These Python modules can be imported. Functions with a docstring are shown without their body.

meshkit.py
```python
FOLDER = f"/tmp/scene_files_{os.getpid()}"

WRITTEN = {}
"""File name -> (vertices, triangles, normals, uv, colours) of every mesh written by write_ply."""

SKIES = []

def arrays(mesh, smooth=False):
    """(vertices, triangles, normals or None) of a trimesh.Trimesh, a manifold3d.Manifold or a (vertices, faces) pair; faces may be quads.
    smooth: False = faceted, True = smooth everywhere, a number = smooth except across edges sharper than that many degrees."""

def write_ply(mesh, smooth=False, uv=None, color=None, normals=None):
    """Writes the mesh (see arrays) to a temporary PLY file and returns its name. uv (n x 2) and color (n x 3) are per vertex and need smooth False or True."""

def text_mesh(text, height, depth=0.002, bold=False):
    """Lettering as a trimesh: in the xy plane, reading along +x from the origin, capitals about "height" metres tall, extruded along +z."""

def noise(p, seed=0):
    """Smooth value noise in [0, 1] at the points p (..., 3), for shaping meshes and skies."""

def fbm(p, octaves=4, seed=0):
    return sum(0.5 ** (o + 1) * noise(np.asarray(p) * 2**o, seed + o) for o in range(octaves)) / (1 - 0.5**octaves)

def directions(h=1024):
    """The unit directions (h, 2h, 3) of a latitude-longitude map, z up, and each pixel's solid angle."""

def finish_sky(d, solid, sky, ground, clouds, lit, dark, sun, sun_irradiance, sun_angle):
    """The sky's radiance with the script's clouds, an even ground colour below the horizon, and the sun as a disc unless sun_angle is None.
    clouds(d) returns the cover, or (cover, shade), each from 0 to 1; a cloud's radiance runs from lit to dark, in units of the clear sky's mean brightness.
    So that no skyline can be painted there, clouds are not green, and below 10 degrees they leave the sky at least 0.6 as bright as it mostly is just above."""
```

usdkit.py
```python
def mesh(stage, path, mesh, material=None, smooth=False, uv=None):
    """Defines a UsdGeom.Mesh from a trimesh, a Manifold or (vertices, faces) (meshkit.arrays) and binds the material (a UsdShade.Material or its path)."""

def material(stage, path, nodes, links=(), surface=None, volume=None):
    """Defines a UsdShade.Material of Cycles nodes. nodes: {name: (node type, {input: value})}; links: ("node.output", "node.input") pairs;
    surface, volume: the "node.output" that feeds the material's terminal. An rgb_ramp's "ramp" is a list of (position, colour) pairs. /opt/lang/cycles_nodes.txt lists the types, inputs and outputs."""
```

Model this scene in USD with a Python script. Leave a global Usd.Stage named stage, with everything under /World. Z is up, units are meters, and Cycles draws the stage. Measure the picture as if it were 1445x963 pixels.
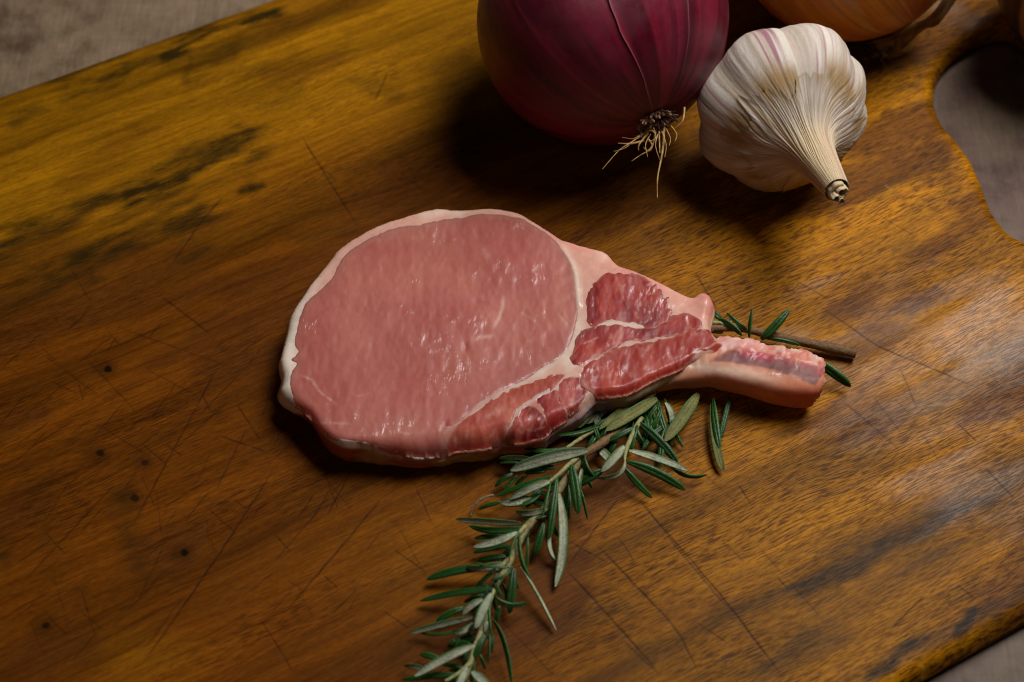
import math, random
import numpy as np, trimesh, usdkit, shapely
from shapely.geometry import Polygon, Point, LineString
from scipy.spatial import Delaunay, cKDTree
from meshkit import noise, fbm
from pxr import Usd, UsdGeom, UsdLux, UsdShade, Gf, Sdf, Vt

stage = Usd.Stage.CreateInMemory()
UsdGeom.SetStageUpAxis(stage, 'Z'); UsdGeom.SetStageMetersPerUnit(stage, 1.0)
UsdGeom.Xform.Define(stage, '/World'); UsdGeom.Scope.Define(stage, '/World/Looks')
rng = np.random.default_rng(7); random.seed(7)

# ------------------------------------------------------------------ camera
TILT, DIST, W0, H0 = math.radians(35.0), 0.60, 1445.0, 963.0
FPX = 2408.0                                                        # focal length in pixels of a 1445 wide frame
CAM = np.array([0.0, -DIST * math.sin(TILT), DIST * math.cos(TILT)])
RIGHT, UP = np.array([1.0, 0, 0]), np.array([0, math.cos(TILT), math.sin(TILT)])
BACK = np.array([0, -math.sin(TILT), math.cos(TILT)])
cam = UsdGeom.Camera.Define(stage, '/World/camera')
cam.AddTranslateOp().Set(Gf.Vec3d(*CAM)); cam.AddRotateXOp().Set(math.degrees(TILT))
cam.CreateHorizontalApertureAttr(36.0); cam.CreateFocalLengthAttr(36.0 * FPX / W0)
cam.CreateFStopAttr(9.0); cam.CreateFocusDistanceAttr(0.588)
cam.CreateClippingRangeAttr(Gf.Vec2f(0.02, 100.0)); cam.CreateExposureAttr(0.0)

# ------------------------------------------------------------------ lamps (an indoor studio picture: no sky, no sun)
def rect_light(name, pos, target, w, h, power, color):
    l = UsdLux.RectLight.Define(stage, '/World/' + name)
    z = np.array(pos, float) - np.array(target, float); z /= np.linalg.norm(z)
    x = np.cross([0, 0, 1.0], z); x /= np.linalg.norm(x); y = np.cross(z, x)
    l.AddTransformOp().Set(Gf.Matrix4d(*x, 0, *y, 0, *z, 0, *[float(c) for c in pos], 1))
    l.CreateWidthAttr(w); l.CreateHeightAttr(h); l.CreateIntensityAttr(power); l.CreateColorAttr(Gf.Vec3f(*color))
rect_light('key_softbox', (0.40, 0.31, 0.86), (0.04, 0.04, 0.0), 0.46, 0.46, 16.0, (1.0, 0.96, 0.95))
rect_light('back_softbox', (0.47, 0.63, 0.80), (0.12, 0.04, 0.0), 0.26, 0.26, 9.0, (0.94, 0.95, 1.0))
rect_light('room_fill', (-0.5, -1.1, 1.5), (0, 0, 0), 1.4, 1.0, 0.28, (1.0, 0.82, 0.66))

# ------------------------------------------------------------------ helpers
def ray(px, py):
    d = ((np.asarray(px, float) - W0 / 2) / FPX)[..., None] * RIGHT + (-(np.asarray(py, float) - H0 / 2) / FPX)[..., None] * UP - BACK
    return d
def P(px, py, z=0.0):
    d = ray(px, py)
    return CAM + d * ((np.asarray(z, float) - CAM[2]) / d[..., 2])[..., None]
def Pdepth(px, py, depth):
    return CAM + ray(px, py) * np.asarray(depth, float)[..., None]
def proj(v):
    r = np.asarray(v) - CAM
    dep = -(r @ BACK)
    return np.stack([W0 / 2 + FPX * (r @ RIGHT) / dep, H0 / 2 - FPX * (r @ UP) / dep], -1)
def unit(v):
    v = np.asarray(v, float); return v / np.maximum(np.linalg.norm(v, axis=-1, keepdims=True), 1e-12)
def sstep(a, b, x):
    t = np.clip((x - a) / (b - a), 0, 1); return t * t * (3 - 2 * t)
def spline(pts, per=8, closed=False):
    p = np.asarray(pts, float); n = len(p)
    idx = lambda i: p[i % n] if closed else p[min(max(i, 0), n - 1)]
    out = []
    for i in range(n if closed else n - 1):
        a, b, c, d = idx(i - 1), idx(i), idx(i + 1), idx(i + 2)
        for t in np.arange(per) / per:
            out.append(0.5 * (2 * b + (c - a) * t + (2 * a - 5 * b + 4 * c - d) * t * t + (3 * b - a - 3 * c + d) * t ** 3))
    if not closed: out.append(p[-1])
    return np.array(out)
def seg_dist(q, line):
    """distance of points q (n,2) to the polyline, and the position 0..1 along it"""
    best, along = np.full(len(q), 1e9), np.zeros(len(q))
    L = np.r_[0, np.cumsum(np.linalg.norm(np.diff(line, axis=0), axis=1))]
    for k in range(len(line) - 1):
        a, b = line[k], line[k + 1]; ab = b - a
        t = np.clip(((q - a) @ ab) / max(ab @ ab, 1e-12), 0, 1)
        d = np.linalg.norm(q - a - t[:, None] * ab, axis=1)
        m = d < best; best[m] = d[m]; along[m] = (L[k] + t[m] * (L[k + 1] - L[k])) / L[-1]
    return best, along
def poly_sd(q, poly):
    """signed distance in pixels, positive inside"""
    pg = Polygon(poly).buffer(0)
    ins = shapely.contains_xy(pg, q[:, 0], q[:, 1])
    d = shapely.distance(pg.boundary, shapely.points(q))
    return np.where(ins, d, -d)
def fill(pg, spacing, extra=None, edge=None):
    """triangulates a shapely polygon with an even scatter of points; returns points, faces, boundary loops"""
    edge = edge or spacing * 0.7
    loops, bpts = [], []
    for ri, ring in enumerate([pg.exterior, *pg.interiors]):
        n = max(8, int(ring.length / edge))
        c = np.array([ring.interpolate(k / n, normalized=True).coords[0] for k in range(n)])
        if (ri == 0) != (Polygon(c).exterior.is_ccw): c = c[::-1]
        loops.append(np.arange(len(c)) + sum(map(len, bpts))); bpts.append(c)
    nb = sum(map(len, bpts))
    x0, y0, x1, y1 = pg.bounds
    ys = np.arange(y0, y1, spacing * 0.866)
    g = np.concatenate([np.stack([np.arange(x0, x1, spacing) + (spacing / 2 if k % 2 else 0), np.full(len(np.arange(x0, x1, spacing)), y)], 1) for k, y in enumerate(ys)])
    g += rng.uniform(-.12, .12, g.shape) * spacing
    if extra is not None:
        d, _ = cKDTree(extra).query(g); g = np.vstack([g[d > spacing * 0.5], extra])
    inner = pg.buffer(-spacing * 0.45)
    g = g[shapely.contains_xy(inner, g[:, 0], g[:, 1])]
    v = np.vstack(bpts + [g])
    f = Delaunay(v).simplices
    c = v[f].mean(1); f = f[shapely.contains_xy(pg, c[:, 0], c[:, 1])]
    a = v[f]; cr = np.cross(a[:, 1] - a[:, 0], a[:, 2] - a[:, 0])
    f = f[np.abs(cr) > 1e-14]; cr = cr[np.abs(cr) > 1e-14]
    f[cr < 0] = f[cr < 0][:, [0, 2, 1]]
    return v, f, loops
def loop_normals(c):
    t = unit(np.roll(c, -1, 0) - np.roll(c, 1, 0)); return np.stack([t[:, 1], -t[:, 0]], 1)
def skirt(V, F, loops, rings, wob=None):
    """hangs rings of vertices from the boundary loops: rings = [(outset, z or drop function), ...]"""
    V = [V]; n = len(V[0]); Fs = [F]
    for lp in loops:
        c = V[0][lp]; nm = loop_normals(c[:, :2]); prev = lp
        for k, (o, zf) in enumerate(rings):
            off = o if wob is None else o + wob(c, k)
            q = np.c_[c[:, :2] + nm * np.broadcast_to(off, (len(lp),))[:, None], zf(c)]
            cur = np.arange(len(lp)) + n; n += len(lp); V.append(q)
            a, b, c2, d = prev, np.roll(prev, -1), np.roll(cur, -1), cur
            Fs += [np.stack([a, d, c2], 1), np.stack([a, c2, b], 1)]; prev = cur
    return np.vstack(V), np.vstack(Fs)
def sweep(points, radii, sides=10, cap=True, squash=None):
    p = np.asarray(points, float); t = unit(np.gradient(p, axis=0))
    a = np.cross(t, [0, 0, 1.0]); a = unit(np.where(np.linalg.norm(a, axis=1, keepdims=True) < 1e-3, [1.0, 0, 0], a)); b = np.cross(a, t)
    th = np.arange(sides) / sides * 2 * np.pi
    r = np.broadcast_to(radii, (len(p),))[:, None, None]
    v = (p[:, None] + r * (np.cos(th)[None, :, None] * a[:, None] + np.sin(th)[None, :, None] * b[:, None])).reshape(-1, 3)
    i, j = np.meshgrid(np.arange(len(p) - 1), np.arange(sides), indexing='ij')
    q = np.stack([i * sides + j, i * sides + (j + 1) % sides, (i + 1) * sides + (j + 1) % sides, (i + 1) * sides + j], -1).reshape(-1, 4)
    f = np.vstack([q[:, [0, 2, 1]], q[:, [0, 3, 2]]])
    if cap:
        n = len(v); v = np.vstack([v, p[0], p[-1]]); k = np.arange(sides); kk = (k + 1) % sides; e = (len(p) - 1) * sides
        f = np.vstack([f, np.stack([np.full(sides, n), k, kk], 1), np.stack([np.full(sides, n + 1), e + kk, e + k], 1)])
    return v, outward(v, f)
def outward(v, f):
    a = v[f] - v.mean(0); return f if np.einsum('ij,ij->', a[:, 0], np.cross(a[:, 1], a[:, 2])) > 0 else f[:, [0, 2, 1]]
def grid_faces(nu, nv, wrap=True):
    """rows nu, columns nv (columns wrap)"""
    i, j = np.meshgrid(np.arange(nu - 1), np.arange(nv if wrap else nv - 1), indexing='ij'); jj = (j + 1) % nv
    q = np.stack([i * nv + j, i * nv + jj, (i + 1) * nv + jj, (i + 1) * nv + j], -1).reshape(-1, 4)
    return np.vstack([q[:, [0, 1, 2]], q[:, [0, 2, 3]]])

used = {}
def numbered(path):
    k = used.get(path, 0); used[path] = k + 1
    return path if k == 0 else f'{path}_{k:03d}'
def tag(prim, label=None, category=None, group=None, kind=None):
    for k, v in (('label', label), ('category', category), ('group', group), ('kind', kind)):
        if v: prim.SetCustomDataByKey(k, v)
    return prim
def thing(name, label, category, **k):
    x = UsdGeom.Xform.Define(stage, numbered('/World/' + name)); return tag(x.GetPrim(), label, category, **k)
def obj(name, vf, mat, parent=None, color=None, smooth=True, label=None, **prim):
    """one Mesh prim under parent (a prim) or /World, with optional vertex colours and other vertex primvars"""
    path = numbered((str(parent.GetPath()) if parent else '/World') + '/' + name)
    m = usdkit.mesh(stage, path, vf, mat, smooth=smooth)
    api = UsdGeom.PrimvarsAPI(m)
    if color is not None: prim['tint'] = color
    for k, a in prim.items():
        a = np.asarray(a, np.float32)
        if a.ndim == 1: api.CreatePrimvar(k, Sdf.ValueTypeNames.FloatArray, 'vertex').Set(Vt.FloatArray.FromNumpy(a))
        else: api.CreatePrimvar(k, Sdf.ValueTypeNames.Color3fArray, 'vertex').Set(Vt.Vec3fArray.FromNumpy(a))
    if label: tag(m.GetPrim(), label)
    return m.GetPrim()
def mixc(a, b, t):
    t = np.asarray(t)[..., None] if np.ndim(t) else t
    return np.asarray(a) * (1 - t) + np.asarray(b) * t
MAT = lambda name, *a, **k: usdkit.material(stage, '/World/Looks/' + name, *a, **k)

# ------------------------------------------------------------------ materials
def board_material():
    n = {'tint': ('attribute', {'attribute': 'tint'}), 'guv': ('attribute', {'attribute': 'guv'}), 'wet': ('attribute', {'attribute': 'wet'}), 'fl': ('attribute', {'attribute': 'fleck'}),
         'm1': ('mapping', {'scale': (170, 2000, 1)}), 'n1': ('noise_texture', {'scale': 1.0, 'detail': 3.0, 'roughness': 0.62, 'distortion': 0.15}),
         'ink': ('attribute', {'attribute': 'ink'}), 'iw': ('attribute', {'attribute': 'inkcol'}), 'ia': ('math', {'math_type': 'add'}), 'ib': ('map_range', {'from_min': 0.66, 'from_max': 1.58, 'to_min': 0.0, 'to_max': 0.96, 'clamp': True}), 'ic': ('math', {'math_type': 'multiply_add', 'value2': 0.55}), 'im': ('mix_color', {'blend_type': 'mix'}),
         'r1': ('rgb_ramp', {'ramp': [(0.0, (1, 1, 1)), (0.49, (1, 1, 1)), (0.55, (0.42, 0.42, 0.42)), (0.62, (0.04, 0.04, 0.04))]}),
         'm2': ('mapping', {'scale': (22, 420, 1)}), 'n2': ('noise_texture', {'scale': 1.0, 'detail': 6.0, 'roughness': 0.66, 'distortion': 0.3}),
         'r2': ('rgb_ramp', {'ramp': [(0.25, (0.45, 0.38, 0.32)), (0.5, (0.98, 0.98, 0.98)), (0.72, (1.4, 1.42, 1.3))]}),
         'm3': ('mapping', {'scale': (500, 900, 1), 'rotation': (0, 0, 0.5)}), 'n3': ('noise_texture', {'scale': 1.0, 'detail': 2.0, 'roughness': 0.5}),
         'r3': ('rgb_ramp', {'ramp': [(0.3, (0.86, 0.84, 0.82)), (0.55, (1, 1, 1)), (0.8, (1.12, 1.12, 1.10))]}),
         'dark': ('mix_color', {'blend_type': 'multiply', 'fac': 1.0, 'use_clamp': False}), 'a': ('mix_color', {'blend_type': 'mix', 'a': (0.30, 0.21, 0.15), 'b': (1, 1, 1)}),
         'c1': ('mix_color', {'blend_type': 'multiply', 'fac': 1.0}), 'c2': ('mix_color', {'blend_type': 'multiply', 'fac': 1.0}),
         'ff': ('math', {'math_type': 'multiply'}), 'inv': ('math', {'math_type': 'subtract', 'value1': 1.0}), 'one': ('math', {'math_type': 'subtract', 'value1': 1.0}),
         'rr': ('map_range', {'from_min': 0, 'from_max': 1, 'to_min': 0.42, 'to_max': 0.26, 'clamp': True}),
         'sp': ('map_range', {'from_min': 0, 'from_max': 1, 'to_min': 0.05, 'to_max': 0.22, 'clamp': True}), 'rn': ('math', {'math_type': 'multiply_add', 'value2': 0.22, 'value3': -0.11}), 'ra': ('math', {'math_type': 'add', 'use_clamp': True}),
         'hs': ('math', {'math_type': 'add'}), 'bump': ('bump', {'strength': 0.28, 'distance': 0.00014}),
         'p': ('principled_bsdf', {})}
    l = [('guv.vector', 'm1.vector'), ('guv.vector', 'm2.vector'), ('guv.vector', 'm3.vector'), ('m1.vector', 'n1.vector'), ('m2.vector', 'n2.vector'), ('m3.vector', 'n3.vector'),
         ('n1.fac', 'r1.fac'), ('n2.fac', 'r2.fac'), ('n3.fac', 'r3.fac'),
         ('r1.color', 'inv.value2'), ('inv.value', 'ff.value1'), ('fl.fac', 'ff.value2'), ('ff.value', 'one.value2'), ('one.value', 'a.fac'),
         ('tint.color', 'c1.a'), ('r2.color', 'c1.b'), ('c1.result', 'c2.a'), ('r3.color', 'c2.b'), ('c2.result', 'dark.a'), ('a.result', 'dark.b'), ('n2.fac', 'ic.value1'), ('ink.fac', 'ic.value3'), ('ic.value', 'ia.value1'), ('n1.fac', 'ia.value2'), ('ia.value', 'ib.value'), ('ib.result', 'im.fac'), ('dark.result', 'im.a'), ('iw.color', 'im.b'), ('im.result', 'p.base_color'),
         ('wet.fac', 'rr.value'), ('wet.fac', 'sp.value'), ('sp.result', 'p.specular_ior_level'), ('n2.fac', 'rn.value1'), ('rr.result', 'ra.value1'), ('rn.value', 'ra.value2'), ('ra.value', 'p.roughness'),
         ('one.value', 'hs.value1'), ('n3.fac', 'hs.value2'), ('hs.value', 'bump.height'), ('bump.normal', 'p.normal')]
    return MAT('oiled_wood', n, l, surface='p.BSDF')
M_BOARD = board_material()
M_TABLE = MAT('weathered_table', {'tint': ('attribute', {'attribute': 'tint'}), 'g': ('geometry', {}), 'm1': ('mapping', {'scale': (700, 60, 1)}), 'm2': ('mapping', {'scale': (60, 500, 1)}),
    'n1': ('noise_texture', {'scale': 1.0, 'detail': 3.0, 'roughness': 0.6}), 'n2': ('noise_texture', {'scale': 1.0, 'detail': 3.0, 'roughness': 0.6}), 'n3': ('noise_texture', {'scale': 60.0, 'detail': 4.0, 'roughness': 0.65}),
    'r1': ('rgb_ramp', {'ramp': [(0.3, (0.80, 0.77, 0.74)), (0.55, (1, 1, 1)), (0.8, (1.1, 1.1, 1.1))]}), 'r2': ('rgb_ramp', {'ramp': [(0.3, (0.95, 0.94, 0.92)), (0.55, (1, 1, 1)), (0.8, (1.1, 1.1, 1.1))]}),
    'r3': ('rgb_ramp', {'ramp': [(0.3, (0.48, 0.40, 0.34)), (0.5, (1, 1, 1)), (0.75, (1.4, 1.4, 1.45))]}),
    'c1': ('mix_color', {'blend_type': 'multiply', 'fac': 1.0}), 'c2': ('mix_color', {'blend_type': 'multiply', 'fac': 1.0}), 'c3': ('mix_color', {'blend_type': 'multiply', 'fac': 1.0}),
    'b': ('bump', {'strength': 0.4, 'distance': 0.0003}), 'p': ('principled_bsdf', {'roughness': 0.6, 'specular_ior_level': 0.3})},
    [('g.position', 'm1.vector'), ('g.position', 'm2.vector'), ('g.position', 'n3.vector'), ('m1.vector', 'n1.vector'), ('m2.vector', 'n2.vector'), ('n1.fac', 'r1.fac'), ('n2.fac', 'r2.fac'), ('n3.fac', 'r3.fac'),
     ('tint.color', 'c1.a'), ('r1.color', 'c1.b'), ('c1.result', 'c2.a'), ('r2.color', 'c2.b'), ('c2.result', 'c3.a'), ('r3.color', 'c3.b'), ('c3.result', 'p.base_color'), ('n1.fac', 'b.height'), ('b.normal', 'p.normal')], surface='p.BSDF')

def flesh(name, wet=1.0, sss=0.4, rough=0.42, fibre=(900, 260, 900), glint=(1350, 430, 1350), rot=0.12, spec=0.2, mott=0.035):
    lo, hi = 1 - mott, 1 + mott
    n = {'tint': ('attribute', {'attribute': 'tint'}), 'g': ('geometry', {}),
         'm1': ('mapping', {'scale': fibre, 'rotation': (0, 0, rot)}), 'n1': ('noise_texture', {'scale': 1.0, 'detail': 3.0, 'roughness': 0.6}),
         'r1': ('rgb_ramp', {'ramp': [(0.3, (lo, lo * .97, lo * .97)), (0.5, (1, 1, 1)), (0.72, (hi, hi * 1.04, hi * 1.04))]}), 'c1': ('mix_color', {'blend_type': 'multiply', 'fac': 1.0}),
         'n4': ('noise_texture', {'scale': 210.0, 'detail': 3.0, 'roughness': 0.6}), 'r4': ('rgb_ramp', {'ramp': [(0.3, (0.96, 0.92, 0.92)), (0.5, (1, 1, 1)), (0.7, (1.03, 1.07, 1.08))]}), 'c2': ('mix_color', {'blend_type': 'multiply', 'fac': 1.0}),
         'm2': ('mapping', {'scale': glint, 'rotation': (0, 0, rot)}), 'n2': ('noise_texture', {'scale': 1.0, 'detail': 2.0, 'roughness': 0.45, 'distortion': 0.3}),
                  'n3': ('noise_texture', {'scale': 75.0, 'detail': 3.0, 'roughness': 0.6}), 'r3': ('rgb_ramp', {'ramp': [(0.47, (0.02, 0.02, 0.02)), (0.68, (1, 1, 1))]}),
         'h': ('math', {'math_type': 'multiply'}), 'cw': ('math', {'math_type': 'multiply_add', 'value2': 0.8 * wet, 'value3': 0.05 * wet, 'use_clamp': True}),
         'b': ('bump', {'strength': 1.0, 'distance': 0.00036 * wet}), 'b2': ('bump', {'strength': 0.4, 'distance': 0.00006}),
         'p': ('principled_bsdf', {'roughness': rough, 'specular_ior_level': spec, 'subsurface_weight': sss, 'subsurface_radius': (1.0, 0.3, 0.2), 'subsurface_scale': 0.0025, 'coat_roughness': 0.10, 'coat_ior': 1.55})}
    l = [('g.position', 'm1.vector'), ('m1.vector', 'n1.vector'), ('n1.fac', 'r1.fac'), ('tint.color', 'c1.a'), ('r1.color', 'c1.b'), ('g.position', 'n4.vector'), ('n4.fac', 'r4.fac'), ('c1.result', 'c2.a'), ('r4.color', 'c2.b'), ('c2.result', 'p.base_color'),
         ('g.position', 'm2.vector'), ('m2.vector', 'n2.vector'), ('g.position', 'n3.vector'), ('n3.fac', 'r3.fac'),
         ('n2.fac', 'h.value1'), ('r3.color', 'h.value2'), ('h.value', 'b.height'), ('r3.color', 'cw.value1'), ('cw.value', 'p.coat_weight'), ('n1.fac', 'b2.height'), ('b.normal', 'p.coat_normal'), ('b2.normal', 'p.normal')]
    return MAT(name, n, l, surface='p.BSDF')
M_MEAT = flesh('pale_meat', wet=0.85, rot=0.1, glint=(1500, 480, 1500))
M_DARKMEAT = flesh('dark_meat', wet=0.68, rot=-0.4, glint=(1200, 480, 1200), fibre=(1500, 500, 1500), sss=0.2, mott=0.14)
M_BONE = flesh('bone_cover', wet=0.35, sss=0.2, spec=0.15, rough=0.5, fibre=(500, 500, 500), glint=(900, 600, 900), mott=0.08)
M_FAT = flesh('pork_fat', wet=0.6, sss=0.35, rough=0.45, fibre=(500, 500, 500), glint=(700, 500, 700), mott=0.05)

def skin_mat(name, rough=0.35, spec=0.45, coat=0.15, bump=0.00012, scale=900, sss=0.0):
    return MAT(name, {'tint': ('attribute', {'attribute': 'tint'}), 'guv': ('attribute', {'attribute': 'guv'}), 'm': ('mapping', {'scale': (scale, 60, 1)}), 'n': ('noise_texture', {'scale': 1.0, 'detail': 4.0, 'roughness': 0.65}),
        'r': ('rgb_ramp', {'ramp': [(0.28, (0.72, 0.68, 0.7)), (0.5, (1, 1, 1)), (0.74, (1.22, 1.2, 1.2))]}), 'c': ('mix_color', {'blend_type': 'multiply', 'fac': 1.0}), 'b': ('bump', {'strength': 0.6, 'distance': bump}),
        'g': ('geometry', {}), 'n2': ('noise_texture', {'scale': 160.0, 'detail': 4.0, 'roughness': 0.6}), 'rr': ('map_range', {'from_min': 0.3, 'from_max': 0.7, 'to_min': rough - .1, 'to_max': rough + .14, 'clamp': True}),
        'p': ('principled_bsdf', {'specular_ior_level': spec, 'coat_weight': coat, 'coat_roughness': 0.3, 'subsurface_weight': sss, 'subsurface_scale': 0.002, 'subsurface_radius': (1, .7, .45)})},
        [('guv.vector', 'm.vector'), ('m.vector', 'n.vector'), ('n.fac', 'r.fac'), ('tint.color', 'c.a'), ('r.color', 'c.b'), ('c.result', 'p.base_color'), ('n.fac', 'b.height'), ('b.normal', 'p.normal'), ('g.position', 'n2.vector'), ('n2.fac', 'rr.value'), ('rr.result', 'p.roughness')], surface='p.BSDF')
M_RED = skin_mat('red_onion_skin', rough=0.38, spec=0.5, coat=0.0, scale=60, bump=0.0002)
M_GARLIC = skin_mat('garlic_skin', rough=0.5, spec=0.3, coat=0.0, scale=70, bump=0.0003, sss=0.15)
M_YELLOW = skin_mat('yellow_onion_skin', rough=0.42, scale=40)
M_DRY = skin_mat('dry_skin', rough=0.55, coat=0.0, scale=400, bump=0.0002)
M_DARKWOOD = skin_mat('dark_turned_wood', rough=0.4, scale=28, bump=0.0003)
M_ROOT = MAT('dry_root', {'g': ('geometry', {}), 'n': ('noise_texture', {'scale': 500.0, 'detail': 3.0}), 'r': ('rgb_ramp', {'ramp': [(0.3, (0.20, 0.10, 0.025)), (0.6, (0.46, 0.28, 0.08)), (0.8, (0.58, 0.40, 0.16))]}), 'p': ('principled_bsdf', {'roughness': 0.6})},
    [('g.position', 'n.vector'), ('n.fac', 'r.fac'), ('r.color', 'p.base_color')], surface='p.BSDF')
M_LEAF = MAT('rosemary_leaf', {'tint': ('attribute', {'attribute': 'tint'}), 'g': ('geometry', {}), 'n': ('noise_texture', {'scale': 1300.0, 'detail': 3.0, 'roughness': 0.65}), 'n2': ('noise_texture', {'scale': 130.0, 'detail': 2.0}),
    'r': ('rgb_ramp', {'ramp': [(0.3, (0.62, 0.6, 0.55)), (0.5, (1, 1, 1)), (0.75, (1.25, 1.25, 1.2))]}), 'r2': ('rgb_ramp', {'ramp': [(0.3, (0.75, 0.8, 0.75)), (0.7, (1.2, 1.15, 1.1))]}), 'c': ('mix_color', {'blend_type': 'multiply', 'fac': 1.0}), 'c2': ('mix_color', {'blend_type': 'multiply', 'fac': 1.0}),
    'rough': ('attribute', {'attribute': 'felt'}), 'rr': ('map_range', {'from_min': 0, 'from_max': 1, 'to_min': 0.34, 'to_max': 0.85, 'clamp': True}), 'b': ('bump', {'strength': 0.7, 'distance': 0.0002}),
    'p': ('principled_bsdf', {'specular_ior_level': 0.3}), 't': ('translucent_bsdf', {}), 'mx': ('mix_closure', {'fac': 0.10})},
    [('g.position', 'n.vector'), ('n.fac', 'r.fac'), ('g.position', 'n2.vector'), ('n2.fac', 'r2.fac'), ('tint.color', 'c.a'), ('r.color', 'c.b'), ('c.result', 'c2.a'), ('r2.color', 'c2.b'), ('c2.result', 'p.base_color'), ('c2.result', 't.color'),
     ('rough.fac', 'rr.value'), ('rr.result', 'p.roughness'), ('n.fac', 'b.height'), ('b.normal', 'p.normal'), ('p.BSDF', 'mx.closure1'), ('t.BSDF', 'mx.closure2')], surface='mx.closure')
M_STEM = MAT('rosemary_stem', {'tint': ('attribute', {'attribute': 'tint'}), 'g': ('geometry', {}), 'n': ('noise_texture', {'scale': 700.0, 'detail': 4.0, 'roughness': 0.7}), 'r': ('rgb_ramp', {'ramp': [(0.3, (0.45, 0.42, 0.4)), (0.5, (1, 1, 1)), (0.75, (1.4, 1.4, 1.4))]}),
    'c': ('mix_color', {'blend_type': 'multiply', 'fac': 1.0}), 'b': ('bump', {'strength': 1.0, 'distance': 0.0005}), 'p': ('principled_bsdf', {'roughness': 0.65, 'specular_ior_level': 0.3})},
    [('g.position', 'n.vector'), ('n.fac', 'r.fac'), ('tint.color', 'c.a'), ('r.color', 'c.b'), ('c.result', 'p.base_color'), ('n.fac', 'b.height'), ('b.normal', 'p.normal')], surface='p.BSDF')

# ------------------------------------------------------------------ the setting: the table under the board
TABLE_Z = -0.0102
def build_table():
    nx, ny = 260, 220
    X, Y = np.meshgrid(np.linspace(-0.62, 0.62, nx), np.linspace(-0.42, 0.66, ny))
    v = np.stack([X.ravel(), Y.ravel(), np.full(X.size, TABLE_Z)], 1)
    q = proj(v)
    c = np.tile([0.165, 0.114, 0.068], (len(v), 1)) * (0.75 + 0.5 * fbm(v * 28, 4, 3))[:, None]
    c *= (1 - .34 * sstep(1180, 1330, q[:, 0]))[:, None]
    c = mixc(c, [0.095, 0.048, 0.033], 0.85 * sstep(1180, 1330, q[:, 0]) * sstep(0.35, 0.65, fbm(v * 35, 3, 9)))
    c = mixc(c, [0.20, 0.055, 0.03], 0.9 * sstep(8, 4, np.hypot((q[:, 0] - 166) / .8, q[:, 1] - 51)))
    f = grid_faces(ny, nx, wrap=False)
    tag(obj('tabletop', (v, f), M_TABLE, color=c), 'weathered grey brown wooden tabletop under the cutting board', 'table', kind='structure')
build_table()

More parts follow.
